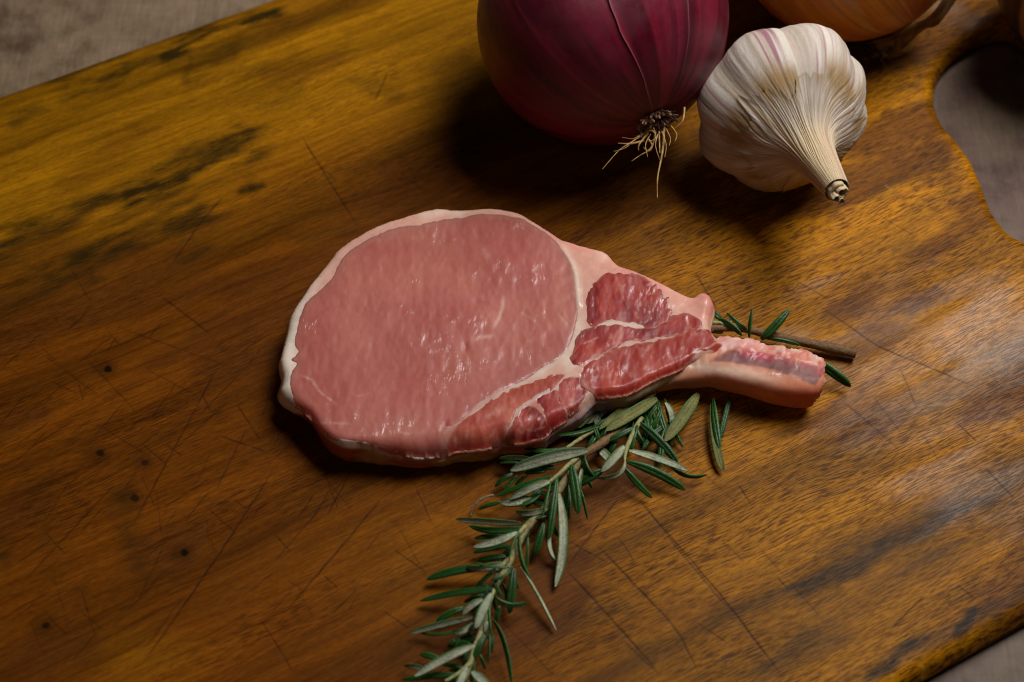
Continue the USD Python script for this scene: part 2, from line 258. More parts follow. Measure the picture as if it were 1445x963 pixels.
# ------------------------------------------------------------------ cutting board
def build_board():
    a0, a1 = P(0, 129)[:2], P(360, 1)[:2]; b0, b1 = P(1278, 963)[:2], P(1445, 870)[:2]
    ua, ub = unit(a1 - a0), unit(b1 - b0)
    A0, A1 = a0 - ua * 0.22, a0 + ua * 0.50
    B0, B1 = b0 - ub * 0.42, b0 + ub * 0.26
    outline = Polygon([A0, B0, B1, A1]).buffer(-0.03).buffer(0.03, quad_segs=24)
    hole = spline(P(*np.array([(1418, 39), (1385, 47), (1350, 68), (1328, 94), (1320, 127), (1331, 166), (1355, 196), (1376, 226), (1390, 258), (1404, 294), (1424, 320), (1448, 334), (1500, 340), (1560, 300), (1580, 230), (1560, 170), (1520, 122), (1480, 80), (1445, 49)], float).T)[:, :2], 6, True)
    outline = outline.difference(Polygon(hole))
    ax = unit(unit(ua) + unit(ub)); ay = np.array([-ax[1], ax[0]])
    cuts = [[(310, 512), (250, 625), (185, 745)], [(391, 655), (300, 795), (195, 946)], [(541, 700), (470, 785), (396, 871)], [(165, 680), (90, 760), (25, 830)], [(424, 190), (468, 262), (506, 322)], [(319, 274), (285, 312), (239, 379)],
            [(548, 100), (528, 145)], [(229, 419), (299, 474)], [(1151, 429), (1195, 458), (1239, 488), (1310, 518), (1391, 552)], [(1186, 564), (1232, 603), (1274, 640)], [(890, 694), (1011, 833), (1110, 963)], [(880, 905), (935, 957)], [(876, 698), (797, 803)],
            [(797, 803), (866, 878), (933, 953)], [(841, 768), (900, 830), (955, 891), (990, 963)], [(894, 694), (965, 785), (1040, 874)], [(981, 385), (1013, 441)], [(1120, 395), (1175, 425)], [(585, 685), (612, 745)], [(205, 520), (280, 560)], [(120, 505), (200, 590)], [(250, 540), (205, 600)], [(100, 380), (130, 430)],
            [(330, 560), (240, 640)], [(180, 600), (260, 575)], [(60, 500), (140, 560)], [(160, 460), (330, 520)], [(220, 690), (228, 760)], [(1040, 640), (1120, 700)], [(1030, 615), (1080, 640)], [(1125, 720), (1180, 770)], [(960, 640), (1050, 720)], [(440, 225), (480, 260)], [(1270, 520), (1295, 580)], [(350, 600), (300, 700)], [(420, 560), (380, 640)],
            [(1060, 760), (1165, 880)], [(700, 870), (790, 963)], [(450, 720), (380, 800)], [(30, 640), (110, 590)], [(260, 840), (200, 920)], [(1300, 610), (1330, 660)], [(560, 240), (610, 280)], [(60, 420), (90, 470)]]
    r0 = np.random.default_rng(5)
    for _ in range(110):
        x, y, th, L = r0.uniform(30, 560), r0.uniform(440, 900), r0.choice([2.2, 2.35, 0.7, 1.2, 2.6]) + r0.normal(0, .15), r0.uniform(25, 95)
        cuts.append([(x, y), (x + L * math.cos(th), y + L * math.sin(th))])
    for _ in range(36):
        x, y, th, L = r0.uniform(700, 1400), r0.uniform(300, 940), r0.choice([0.8, 0.9, 2.3]) + r0.normal(0, .15), r0.uniform(20, 80)
        cuts.append([(x, y), (x + L * math.cos(th), y + L * math.sin(th))])
    lines, extra = [], []
    for k, c in enumerate(cuts):
        w = P(*np.array(c, float).T)[:, :2]; w = spline(w, 6) if len(w) > 2 else w
        n = max(2, int(LineString(w).length / 0.0008)); ls = LineString(w)
        s = np.array([ls.interpolate(t, normalized=True).coords[0] for t in np.linspace(0, 1, n)])
        t = unit(np.gradient(s, axis=0)); nn = np.stack([-t[:, 1], t[:, 0]], 1)
        wv = 0.00012 * (fbm(np.c_[s * 900, np.full(len(s), k)], 2, 4) - .5)[:, None] * 4
        s = s + nn * wv
        width = (0.00030 if k < 17 else 0.00022); deep = (1.0 if k in (1, 2, 8, 10, 13, 14) else 0.8 if k < 18 else r0.uniform(.35, .9))
        lines.append((s, width, deep))
        for o in (-2.4, -1, 0, 1, 2.4): extra.append(s + nn * o * width)
    for kx, ky in [(152, 521), (141, 640), (204, 653), (190, 703), (260, 781), (65, 883), (355, 265)]:
        w = P(kx, ky)[:2]; gx, gy = np.meshgrid(np.arange(-9, 10) * .00042, np.arange(-9, 10) * .00042); extra.append(w + np.stack([gx.ravel(), gy.ravel()], 1))
    extra = np.vstack(extra)
    view = Polygon(P(*np.array([(-40, -40), (1490, -40), (1490, 1005), (-40, 1005)], float).T)[:, :2])
    extra = extra[shapely.contains_xy(view, extra[:, 0], extra[:, 1])]
    v2, f, loops = fill(outline, 0.00105, extra, edge=0.0012)
    bt = cKDTree(np.vstack([v2[l] for l in loops])); d, _ = bt.query(v2)
    R = 0.0058
    t = np.clip(d / R, 0, 1); z = -R * (1 - np.sqrt(np.clip(1 - (1 - t) ** 2, 0, 1)))
    g = np.c_[v2 @ ax, v2 @ ay, np.zeros(len(v2))]
    z += 0.00022 * (fbm(np.c_[g[:, 0] * 30, g[:, 1] * 140, g[:, 2]], 3, 2) - .5) * sstep(0, .004, d)
    # knife cuts: depth and dark line
    cut = np.zeros(len(v2))
    for s, w, deep in lines:
        x0, y0 = s.min(0) - .003; x1, y1 = s.max(0) + .003
        m = np.nonzero((v2[:, 0] > x0) & (v2[:, 0] < x1) & (v2[:, 1] > y0) & (v2[:, 1] < y1))[0]
        if len(m) == 0: continue
        dd, al = seg_dist(v2[m], s[::3] if len(s) > 9 else s)
        amp = deep * np.clip(np.minimum(al, 1 - al) * 7, 0.05, 1) * (0.55 + 0.6 * noise(np.c_[v2[m] * 260, np.zeros(len(m))], 3))
        cut[m] = np.maximum(cut[m], amp * np.exp(-(dd / (w * 1.15)) ** 2))
    z -= 0.00009 * cut
    V = np.c_[v2, z]
    V, F = skirt(V, f, loops, [(0.0004, lambda c: np.full(len(c), -0.0063)), (0.0004, lambda c: np.full(len(c), -0.0075)), (-0.0010, lambda c: np.full(len(c), -0.0088)), (-0.0040, lambda c: np.full(len(c), -0.0098))])
    extra_n = len(V) - len(v2)
    q = proj(np.c_[V[:, :2], np.zeros(len(V))]); x, y = q[:, 0], q[:, 1]
    n = len(V)
    g = np.c_[V[:, :2] @ ax, V[:, :2] @ ay, np.zeros(n)]
    low = fbm(np.c_[g[:, 0] * 9, g[:, 1] * 30, g[:, 2] + 3], 3, 11) - .5
    g[:, 1] += 0.010 * low + 0.0022 * (fbm(np.c_[g[:, 0] * 40, g[:, 1] * 90, g[:, 2]], 3, 5) - .5)
    # base colour of the wood: golden sapwood, redder heartwood, orange by the handle
    band = fbm(np.c_[g[:, 0] * 6, g[:, 1] * 95, g[:, 2]], 4, 21)
    gold, red, orange = np.array([0.265, 0.110, 0.0020]), np.array([0.128, 0.035, 0.0012]), np.array([0.335, 0.132, 0.0018])
    wob = 60 * (fbm(np.c_[g[:, 0] * 12, g[:, 1] * 40, g[:, 2]], 3, 31) - .5)
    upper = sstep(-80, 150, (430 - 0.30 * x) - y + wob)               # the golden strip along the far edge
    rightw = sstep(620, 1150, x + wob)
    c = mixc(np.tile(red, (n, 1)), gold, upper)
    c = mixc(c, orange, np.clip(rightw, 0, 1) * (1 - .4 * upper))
    c = mixc(c, red * 1.15, 0.55 * np.exp(-(((x - 640) / 320) ** 2 + ((y - 250) / 90) ** 2)))
    c = mixc(c, gold * np.array([.9, .8, .9]), 0.55 * np.exp(-(((x - 690) / 190) ** 2 + ((y - 790) / 110) ** 2)))
    c = mixc(c, gold * .75, 0.4 * np.exp(-(((x - 190) / 90) ** 2 + ((y - 930) / 40) ** 2)))
    c *= np.clip(0.25 + 1.5 * band, .35, 1.6)[:, None]
    c = mixc(c, [0.10, 0.028, 0.003], 0.75 * sstep(.48, .68, fbm(np.c_[g[:, 0] * 22, g[:, 1] * 60, g[:, 2]], 4, 77)) * (1 - .5 * upper))
    # dark water and mould stains, following the grain
    ink = np.zeros(n)
    rag = 32 * (fbm(np.c_[g[:, 0] * 75, g[:, 1] * 330, g[:, 2]], 5, 41) - .5) * 2
    for pts, w, s in [([(95, 124), (135, 112), (177, 92)], 13, .8), ([(150, 102), (200, 88), (262, 66)], 8, .65), ([(235, 80), (263, 64), (300, 45), (332, 37), (388, 18)], 10, .95), ([(255, 45), (270, 85), (262, 112)], 5, .5), ([(275, 92), (330, 70)], 12, .4),
                      ([(-10, 352), (60, 318), (110, 298), (190, 270)], 16, .8), ([(180, 275), (240, 250), (290, 222), (350, 200)], 17, .95), ([(30, 400), (80, 388), (130, 360), (200, 345)], 12, .75), ([(150, 350), (240, 322), (285, 298)], 13, .75), ([(70, 395), (130, 390)], 8, .55),
                      ([(330, 175), (360, 190)], 10, .5), ([(170, 700), (180, 750), (205, 815)], 12, .45), ([(60, 690), (80, 830)], 22, .18), ([(-5, 760), (10, 800)], 10, .5),
                      ([(1130, 838), (1192, 805), (1260, 768), (1338, 728), (1450, 676)], 13, .75), ([(1180, 780), (1300, 720), (1440, 640)], 16, .35), ([(1230, 945), (1262, 930), (1305, 905)], 11, .85), ([(1352, 893), (1366, 880), (1370, 866)], 7, .95), ([(1390, 870), (1420, 852), (1450, 835)], 9, .6), ([(1300, 910), (1340, 890)], 8, .45),
                      ([(1120, 680), (1180, 655), (1250, 640)], 16, .35), ([(1010, 880), (1090, 850)], 14, .3), ([(1230, 790), (1330, 780)], 14, .35), ([(640, 120), (660, 190)], 25, .35), ([(740, 215), (900, 300)], 26, .18), ([(1330, 225), (1240, 270)], 10, .35), ([(1380, 480), (1440, 500)], 18, .25),
                      ([(430, 340), (560, 290), (640, 285)], 8, .3), ([(340, 270), (370, 262)], 3.5, .8), ([(1280, 290), (1340, 270)], 9, .35), ([(1260, 95), (1300, 85)], 5, .4), ([(1240, 130), (1290, 120)], 4, .4), ([(860, 900), (960, 930)], 16, .25), ([(760, 300), (900, 330)], 12, .2), ([(20, 175), (60, 150)], 8, .5), ([(330, 110), (420, 80)], 9, .35), ([(480, 110), (560, 130)], 9, .3), ([(350, 150), (420, 130)], 8, .3), ([(200, 320), (240, 300)], 9, .5), ([(0, 430), (70, 400)], 14, .5), ([(260, 365), (290, 350)], 7, .5), ([(1000, 300), (1120, 260)], 14, .3), ([(1180, 380), (1280, 350)], 12, .3), ([(780, 900), (880, 860)], 15, .35), ([(560, 920), (640, 880)], 14, .3), ([(1080, 940), (1180, 900)], 14, .5)]:
        dd, al = seg_dist(np.c_[x, y], np.array(pts, float))
        ink = np.maximum(ink, s * sstep(2.5 * w, -0.8 * w, dd + rag * min(1, w / 13)))
    inkcol = mixc(np.array([0.016, 0.011, 0.002]), np.array([0.018, 0.013, 0.008]), rightw)
    kn = np.zeros(n)
    for kx, ky, s in [(152, 521, 1), (141, 640, .9), (204, 653, .8), (190, 703, .9), (260, 781, 1), (65, 883, .9), (355, 265, .6)]:
        dd = np.hypot(x - kx, (y - ky) * 1.2) + 2.2 * (noise(np.c_[x * .25, y * .25, x * 0], 2) - .5); kn = np.maximum(kn, s * np.maximum(sstep(9, 4, dd), .45 * sstep(26, 6, dd + .25 * (x - kx))))
    c = mixc(c, [0.005, 0.002, 0.001], kn * .98)
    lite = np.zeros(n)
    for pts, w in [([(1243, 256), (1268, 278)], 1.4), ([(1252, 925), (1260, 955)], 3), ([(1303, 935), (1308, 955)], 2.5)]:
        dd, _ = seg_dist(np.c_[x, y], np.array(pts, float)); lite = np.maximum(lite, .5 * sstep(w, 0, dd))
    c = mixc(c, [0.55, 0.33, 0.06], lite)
    cutv = np.r_[cut, np.zeros(extra_n)]
    c = mixc(c, [0.022, 0.006, 0.002], np.clip(cutv, 0, 1) * .9)
    wet = np.zeros(n)
    wr = fbm(np.c_[g[:, 0] * 28, g[:, 1] * 150, g[:, 2]], 4, 8) - .5
    for cx, cy, rx, ry, s in [(1425, 470, 130, 90, .7), (1345, 15, 45, 22, .9), (1120, 472, 75, 20, .7), (1350, 690, 130, 60, .40), (1290, 560, 170, 80, .40), (1230, 450, 140, 50, .35)]:
        wet = np.maximum(wet, s * sstep(1.25, .15, np.hypot((x - cx) / rx, (y - cy) / ry) + 2.2 * wr))
    c = mixc(c, [0.27, 0.19, 0.12], .38 * np.clip(wet, 0, 1) * sstep(.4, .6, fbm(np.c_[g[:, 0] * 60, g[:, 1] * 240, g[:, 2]], 3, 91)))
    fleck = np.clip(0.30 + 0.60 * rightw + 0.75 * (fbm(np.c_[g[:, 0] * 25, g[:, 1] * 70, g[:, 2]], 3, 61) - .5) * 2 - .35 * upper * (1 - rightw), 0.12, 1)
    b = thing('cutting_board', 'worn golden brown wooden cutting board with knife marks, dark stains and a handle hole', 'cutting board')
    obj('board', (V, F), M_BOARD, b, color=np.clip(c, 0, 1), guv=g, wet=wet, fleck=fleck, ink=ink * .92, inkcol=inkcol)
build_board()

# ------------------------------------------------------------------ pork chop
CHOP_H = 0.0155
# outline of the cut face in the picture with the height of that edge above the board (mm)
OUT = [(404, 478, 11), (408, 455, 11.5), (421, 430, 12.5), (432, 413, 13), (446, 394, 13), (460, 376, 13), (472, 361, 13), (490, 345, 13), (515, 330, 13), (540, 318, 13), (565, 310, 13), (585, 304, 13), (608, 298, 13), (627, 296.5, 13), (645, 299, 13), (665, 299, 13), (685, 297.5, 13), (710, 300, 13), (735, 306, 13), (755, 317, 13), (775, 330, 12.5), (795, 343, 12), (820, 351, 12), (840, 356, 12), (857, 363, 12), (870, 377, 12), (890, 385, 12), (915, 395, 12), (940, 407, 12), (960, 418, 12), (976, 424, 12),
       (985, 418, 13), (997, 417.5, 13.5), (1005, 428, 13), (1007, 440, 12), (1002, 455, 12), (1001, 466, 12), (1010, 480, 12), (1023, 492, 11), (1016, 503, 11), (1000, 513, 11), (985, 517, 11), (965, 522, 12), (955, 526, 12), (940, 533, 12), (925, 539, 12), (905, 550, 12), (880, 561, 12), (855, 564, 12), (838, 567, 12), (824, 580, 12), (808, 593, 11.5), (786, 604, 11), (776, 613, 10.5), (768, 622, 9.5), (750, 627, 9), (733, 630, 9), (712, 630, 8.5), (690, 637, 8.5), (668, 641, 8), (645, 643, 7.5), (630, 648, 7), (605, 650, 7.5), (580, 649, 8.5), (556, 644, 9.5), (530, 638, 11.5), (505, 632, 12.5), (485, 630, 13), (467, 622, 13), (452, 609, 13), (440, 594, 12), (428, 586, 11), (413, 580, 10), (401, 572, 9), (394, 562, 9), (397, 549, 10), (398, 537, 11), (395, 522, 11.5), (396, 508, 12), (400, 492, 12)]
OUT = np.array(OUT, float)
def build_chop_surface():
    o = spline(OUT, 5, True)
    o[:, :2] += 2.2 * np.stack([fbm(np.c_[o[:, :2] * .12, np.full(len(o), e_ * 9.0)], 3, 6) - .5 for e_ in (0, 1)], 1)
    w = P(o[:, 0], o[:, 1], o[:, 2] / 1000)
    return w
RIM = build_chop_surface()
CHOP = Polygon(RIM[:, :2]).buffer(0)
RIM_TREE = cKDTree(RIM[:, :2])
def chop_z(xy, with_noise=True):
    xy = np.asarray(xy); d, i = RIM_TREE.query(xy, k=12)
    wgt = 1 / (d + 0.002) ** 2; e = (RIM[i, 2] * wgt).sum(1) / wgt.sum(1); d0 = shapely.distance(LineString(np.vstack([RIM[:, :2], RIM[:1, :2]])), shapely.points(xy))
    top = CHOP_H + 0.0009 * (fbm(np.c_[xy * 45, np.zeros(len(xy))], 2, 6) - .5) * 2
    top = top - 0.0006 * np.exp(-(((xy[:, 0] + 0.02) / .03) ** 2 + ((xy[:, 1] - .03) / .02) ** 2))
    Rr = np.clip((top - e) * 0.8, 0.0025, 0.02)
    t = np.clip(d0 / Rr, 0, 1)
    return e + (top - e) * np.sqrt(np.clip(1 - (1 - t) ** 2, 0, 1))
def on_chop(px, py):
    z = np.full(len(px), 0.0145)
    for _ in range(9):
        w = P(px, py, z); z = 0.5 * z + 0.5 * np.where(shapely.contains_xy(CHOP, w[:, 0], w[:, 1]), chop_z(w[:, :2]), 0.012)
    return P(px, py, z)

EYE = [(430, 430), (420, 457), (416, 473), (415, 487), (421, 495), (418, 502), (411, 508), (419, 513), (412, 525), (409, 538), (411, 556), (415, 570), (425, 578), (434, 590), (446, 601), (458, 612), (472, 619), (490, 622), (510, 625), (528, 628), (545, 634), (566, 640), (585, 642), (605, 641), (622, 638), (627, 630), (624, 615), (632, 606), (653, 594), (673, 575), (693, 561), (716, 548), (743, 535), (761, 522), (776, 514), (793, 503), (804, 487), (809, 473), (814, 452), (817, 430), (814, 396), (809, 371), (798, 354), (783, 339), (766, 326), (746, 313), (733, 306.5), (708, 303), (683, 301.5), (666, 303), (650, 307), (625, 310), (600, 315), (584, 318), (563, 321), (540, 328), (516, 340), (490, 357), (480, 371), (470, 387), (455, 407), (438, 421)]
MA = [(827, 423), (833, 408), (845, 396.5), (856, 388), (867, 386.5), (883, 387), (903, 391.5), (913, 396), (915, 402), (908, 409), (918, 404), (924, 401.5), (925, 407), (917, 416), (922, 415), (929, 410), (935, 411), (935, 419), (928, 428), (934, 425), (940, 420), (945, 425), (940, 434), (946, 438), (943, 446), (936, 455), (923, 463), (913, 463), (900, 456), (883, 454), (863, 452), (850, 456), (837, 460), (830, 456), (828, 438)]
MB = [(806, 508), (811, 493), (815, 480), (823, 468), (840, 463), (856, 460), (870, 457), (883, 461), (910, 465), (930, 461), (945, 453), (956, 446), (966, 443), (976, 446), (986, 453), (992, 462), (975, 470), (956, 472), (936, 474), (916, 478), (893, 481), (876, 485), (860, 493), (845, 503), (830, 511), (815, 516)]
MC = [(820, 533), (825, 521), (833, 514), (853, 502), (873, 493), (896, 488), (923, 483), (948, 478.5), (962, 474), (972, 468), (985, 464), (997, 466), (1003, 474), (1011, 484), (1019, 492), (1010, 499), (1006, 493), (998, 491.5), (983, 497), (973, 508), (961, 519), (943, 530), (931, 532), (916, 540), (903, 547), (883, 557), (862, 561), (845, 557), (835, 551), (823, 545)]
MD = [(633, 628), (642, 607), (661, 591), (677, 576.5), (703, 559.5), (728, 549.5), (753, 540), (770, 534), (795, 526), (798, 531), (792, 537), (778, 548), (758, 558), (743, 568), (730, 576.5), (720, 590), (713, 606), (709, 617), (695, 625), (683, 632), (665, 635), (653, 632), (641, 638), (634, 637)]
ME1 = [(716, 619), (722, 606), (731, 592), (735, 578), (745, 571), (756, 575), (765, 584), (771, 594), (776, 605), (768, 619), (752, 625), (737, 626)]
ME2 = [(754, 565), (765, 557), (784, 551), (787, 570), (799, 582), (790, 599), (777, 602), (771, 591), (766, 577)]
ME3 = [(789, 542), (795, 534), (806, 531), (819, 533), (827, 550), (826, 562), (814, 576), (803, 583), (795, 573), (790, 558)]

def inlay(poly, spacing, bulge, sink=0.0007, soft=0.0009, per=3, extra_noise=0.0003, seed=0, grow=.0002, jag=.7):
    s = spline(poly, per + 3, True); k_ = np.arange(len(s)); s = s + jag * 2 * np.stack([fbm(np.c_[s * .16, k_ * 0 + seed + 9 * e_], 3, 5) - .5 for e_ in (0, 1)], 1) * 2; w = on_chop(s[:, 0], s[:, 1])
    pg = Polygon(w[:, :2]).buffer(0).buffer(grow); pg = max(getattr(pg, 'geoms', [pg]), key=lambda a: a.area)
    v2, f, loops = fill(pg, spacing)
    d = shapely.distance(pg.boundary, shapely.points(v2))
    z = chop_z(v2) - sink + (sink + bulge) * (1 - np.exp(-d / soft)) + extra_noise * (fbm(np.c_[v2[:, 0] * 420, v2[:, 1] * 200, np.full(len(v2), seed)], 3, seed) - .5) * sstep(0, .002, d)
    V, F = skirt(np.c_[v2, z], f, loops, [(0, lambda c: c[:, 2] - .0012), (-.0004, lambda c: c[:, 2] - .002)])
    return V, F, np.r_[d, np.zeros(len(V) - len(v2))], proj(V)
def strokes(c, q, col, lines, jitter=0.0, seed=1):
    for pts, w, s in lines:
        dd, al = seg_dist(q, np.array(pts, float))
        if jitter: dd = dd + jitter * (noise(np.c_[q * .35, np.full(len(q), seed)], seed) - .5)
        c = mixc(c, col, s * np.exp(-(dd / w) ** 2) * np.clip(np.minimum(al, 1 - al) * 6 + .25, 0, 1))
    return c

def build_chop():
    t = thing('pork_chop', 'raw bone-in pork rib chop lying across rosemary in the middle of the board', 'pork chop')
    # body of fat and connective tissue
    v2, f, loops = fill(CHOP, 0.0007, edge=0.0006)
    z = chop_z(v2)
    q0 = proj(np.c_[v2, z])
    ridge, _ = seg_dist(q0, np.array([(816, 430), (812, 385), (795, 350)], float)); z += 0.0006 * np.exp(-(ridge / 5) ** 2)
    z += 0.00035 * (fbm(np.c_[v2 * 180, np.zeros(len(v2))], 3, 14) - .5)
    nub = np.exp(-(np.hypot(q0[:, 0] - 995, q0[:, 1] - 428) / 11) ** 2); z += 0.0012 * nub
    for pl in (EYE, MA, MB, MC, MD, ME1, ME2, ME3): z -= 0.0014 * sstep(1.5, 6 if pl is not EYE else 12, poly_sd(q0, pl))
    lv = [0.93, 0.84, 0.74, 0.64, 0.53, 0.42, 0.31, 0.2, 0.1, 0.02]
    wob = lambda c, k: -.0045 * (k / 9) * sstep(465, 405, proj(c)[:, 0]) + 0.0011 * np.clip(c[:, 2] / .012, .1, 1) * (fbm(np.c_[c[:, :2] * 75, c[:, 2] * lv[k] * 330], 4, 15) - .5) * 2
    outs = [0.0003, 0.0004, 0.0004, 0.0003, 0.0002, 0.0, -0.0003, -0.0007, -0.0013, -0.0026]
    V, F = skirt(np.c_[v2, z], f, loops, [(o, (lambda l: lambda c: c[:, 2] * l + 0.0004)(l)) for o, l in zip(outs, lv)], wob)
    q = proj(V); n = len(V); x, y = q[:, 0], q[:, 1]
    c = np.tile([0.62, 0.305, 0.225], (n, 1))
    white = np.array([0.76, 0.55, 0.43]); meat = np.array([0.52, 0.19, 0.155])
    fb = fbm(np.c_[V * 120], 4, 19)
    c = mixc(c, white, sstep(470, 405, x))                                       # outer rim at the left is whiter
    c = strokes(c, q, white, [([(817, 432), (815, 470), (800, 500), (765, 522), (700, 553)], 8, .6), ([(812, 520), (800, 505)], 14, .7), ([(830, 460), (880, 456), (930, 465)], 5, .6), ([(585, 304), (627, 299), (660, 302)], 7, .5), ([(816, 430), (811, 380), (790, 346)], 5, .8), ([(855, 365), (840, 358)], 10, .3), ([(470, 621), (500, 627), (530, 632), (570, 643)], 4.5, .75), ([(435, 592), (465, 618)], 5, .6)])
    c = strokes(c, q, [0.62, 0.22, 0.19], [([(760, 320), (800, 345), (840, 356)], 3.5, .6), ([(870, 378), (915, 395), (945, 409)], 5, .85), ([(984, 420), (998, 418), (1006, 432), (1003, 445)], 6, .85), ([(985, 448), (1000, 440)], 4, .7)])
    c = strokes(c, q, [0.50, 0.27, 0.17], [([(812, 372), (822, 400), (824, 430), (818, 450)], 3, .28), ([(820, 366), (845, 368)], 3, .25)])
    c = strokes(c, q, [0.55, 0.20, 0.14], [([(1000, 470), (1015, 485)], 8, .6), ([(835, 545), (880, 560)], 8, .35), ([(800, 520), (830, 528)], 5, .15), ([(690, 634), (740, 627)], 7, .5), ([(640, 645), (690, 640)], 7, .6)], 2)
    c = strokes(c, q, [0.60, 0.38, 0.36], [([(730, 578), (735, 600), (720, 620)], 5, .4), ([(745, 566), (790, 545)], 4, .6)])
    c = mixc(c, [0.46, 0.13, 0.085], .75 * sstep(-3, 4, poly_sd(q, [(612, 612), (628, 602), (640, 600), (660, 600), (700, 600), (720, 585), (740, 570), (790, 548), (826, 540), (824, 565), (800, 592), (770, 618), (735, 624), (700, 626), (680, 636), (640, 646), (612, 648)])))
    c = strokes(c, q, [0.66, 0.40, 0.33], [([(716, 618), (724, 590), (735, 574), (760, 560), (795, 540)], 3.5, .8), ([(768, 622), (790, 603), (812, 585), (832, 567)], 5, .8)])
    # side wall of the slab
    wall = np.r_[np.zeros(len(v2)), np.ones(n - len(v2))]; wall = np.maximum(wall, sstep(.012, .0095, V[:, 2]) * 0)
    orange, cream, lav = np.array([0.42, 0.105, 0.035]), np.array([0.58, 0.32, 0.13]), np.array([0.36, 0.22, 0.23])
    wc = np.tile(cream, (n, 1)) * (0.7 + .6 * fb)[:, None]
    wc = mixc(wc, orange, sstep(.40, .56, fbm(V * np.array([85, 85, 240]), 4, 29) + .35 * np.exp(-((x - 468) / 28) ** 2) + .15 * np.exp(-((x - 600) / 40) ** 2) - .15 * np.exp(-((x - 530) / 25) ** 2)))
    wc = mixc(wc, [0.55, 0.40, 0.16], .7 * sstep(600, 640, x) * sstep(760, 720, x) * sstep(.004, .002, V[:, 2] - .003))
    wc = mixc(wc, lav, sstep(745, 770, x) * sstep(880, 850, x))
    tan = np.array([0.55, 0.33, 0.20]) ; wc = mixc(wc, tan * (0.75 + .6 * noise(np.c_[V[:, 0] * 60, V[:, 2] * 1100, V[:, 1] * 60], 8))[:, None], sstep(850, 890, x))
    wc = mixc(wc, white * .95, sstep(425, 405, x))
    c = mixc(c, wc, wall)
    c *= (0.86 + .28 * fb)[:, None]
    obj('fat', (V, F), M_FAT, t, color=np.clip(c, 0, 1), label='pale pink fat and connective tissue')

    # the loin eye
    V, F, d, q = inlay(EYE, 0.0006, 0.0003, sink=0.00015, soft=0.0008, extra_noise=0.0005, seed=3); x, y = q[:, 0], q[:, 1]; n = len(V)
    c = np.tile([0.375, 0.105, 0.086], (n, 1))
    fb = fbm(np.c_[V[:, 0] * 60, V[:, 1] * 40, V[:, 2] * 0], 4, 41)
    c = mixc(c, [0.43, 0.142, 0.100], .7 * sstep(.4, .7, fb))
    c = mixc(c, [0.36, 0.092, 0.064], .6 * sstep(.52, .3, fb) + .0)
    c = mixc(c, [0.33, 0.074, 0.056], .55 * sstep(330, 300, y - .0 * x + .03 * x) + .5 * np.exp(-(((x - 560) / 120) ** 2 + ((y - 350) / 26) ** 2)))
    c = mixc(c, [0.41, 0.145, 0.105], .6 * sstep(9, 1, poly_sd(q, EYE)) )
    c = mixc(c, [0.41, 0.15, 0.105], .6 * np.exp(-(((x - 520) / 70) ** 2 + ((y - 332) / 9) ** 2)))
    c = mixc(c, [0.36, 0.115, 0.098], .6 * np.exp(-(((x - 730) / 90) ** 2 + ((y - 540) / 60) ** 2)))
    c = mixc(c, [0.34, 0.085, 0.062], .5 * np.exp(-(((x - 455) / 45) ** 2 + ((y - 560) / 45) ** 2)))
    c = mixc(c, [0.41, 0.15, 0.11], .5 * np.exp(-(((x - 560) / 90) ** 2 + ((y - 610) / 26) ** 2)))
    c = strokes(c, q, [0.58, 0.33, 0.26], [([(710, 420), (709, 436), (704, 448), (696, 464)], 2.6, .85), ([(669, 480), (680, 476), (696, 474)], 2.6, .6), ([(424, 530), (440, 536), (450, 552), (475, 571)], 1.3, .55), ([(448, 597), (495, 598)], 1.6, .35), ([(735, 440), (752, 452)], 1.5, .3), ([(790, 445), (806, 465)], 1.3, .35), ([(500, 560), (520, 556)], 1.2, .25), ([(680, 350), (690, 365)], 5, .25), ([(660, 505), (664, 530)], 4, .2)], 1.5)
    c = strokes(c, q, [0.36, 0.065, 0.06], [([(658, 482), (659, 497)], 2.2, .85), ([(748, 478), (760, 462)], 1.8, .4), ([(440, 452), (470, 430)], 2.5, .45), ([(628, 604), (630, 598), (640, 590)], 4, .7), ([(672, 425), (690, 428), (700, 440)], 2, .4), ([(655, 520), (656, 525)], 2, .4)])
    ve = V.copy()
    for px, py, w, hgt in [(658, 490, 4, -.0006), (629, 604, 5, -.0007), (672, 427, 5, -.0003)]: ve[:, 2] += hgt * np.exp(-(((x - px) / w) ** 2 + ((y - py) / (w * 1.8)) ** 2))
    obj('loin_eye', (ve, F), M_MEAT, t, color=np.clip(c, 0, 1), label='large pale pink loin muscle')

    def muscle(poly, base, dark, lite, lines, seed, bulge=.0008, dl=(), label=None, soft=.0011, grow=.0007, rim=.6):
        V, F, d, q = inlay(poly, 0.0005, bulge * .10, sink=.00005, soft=.0005, extra_noise=.0005, seed=seed, grow=grow, jag=1.7)
        fb = fbm(np.c_[V[:, 0] * 150, V[:, 1] * 75, V[:, 2] * 0 + seed], 4, seed + 50)
        c = mixc(np.tile(base, (len(V), 1)), dark, sstep(.55, .35, fb)); c = mixc(c, lite, .6 * sstep(.55, .75, fb))
        a_ = math.radians(62 + 14 * (seed % 3)); u_, w_ = V[:, 0] * math.cos(a_) + V[:, 1] * math.sin(a_), -V[:, 0] * math.sin(a_) + V[:, 1] * math.cos(a_)
        fib = fbm(np.c_[u_ * 170, w_ * 850, V[:, 2] * 0 + seed * 3], 3, seed + 80); c = mixc(c, [.50, .17, .12], .32 * sstep(.60, .74, fib)); c = mixc(c, dark, .5 * sstep(.42, .30, fib))
        c = mixc(c, [.50, .20, .14], rim * sstep(.0010, 0, d + .0008 * (fib - .5)))
        c = strokes(c, q, [0.60, 0.33, 0.27], [(p_, w_ * .75, s_ * .8) for p_, w_, s_ in lines], 2.5); c = strokes(c, q, [.18, .018, .016], dl, 1)
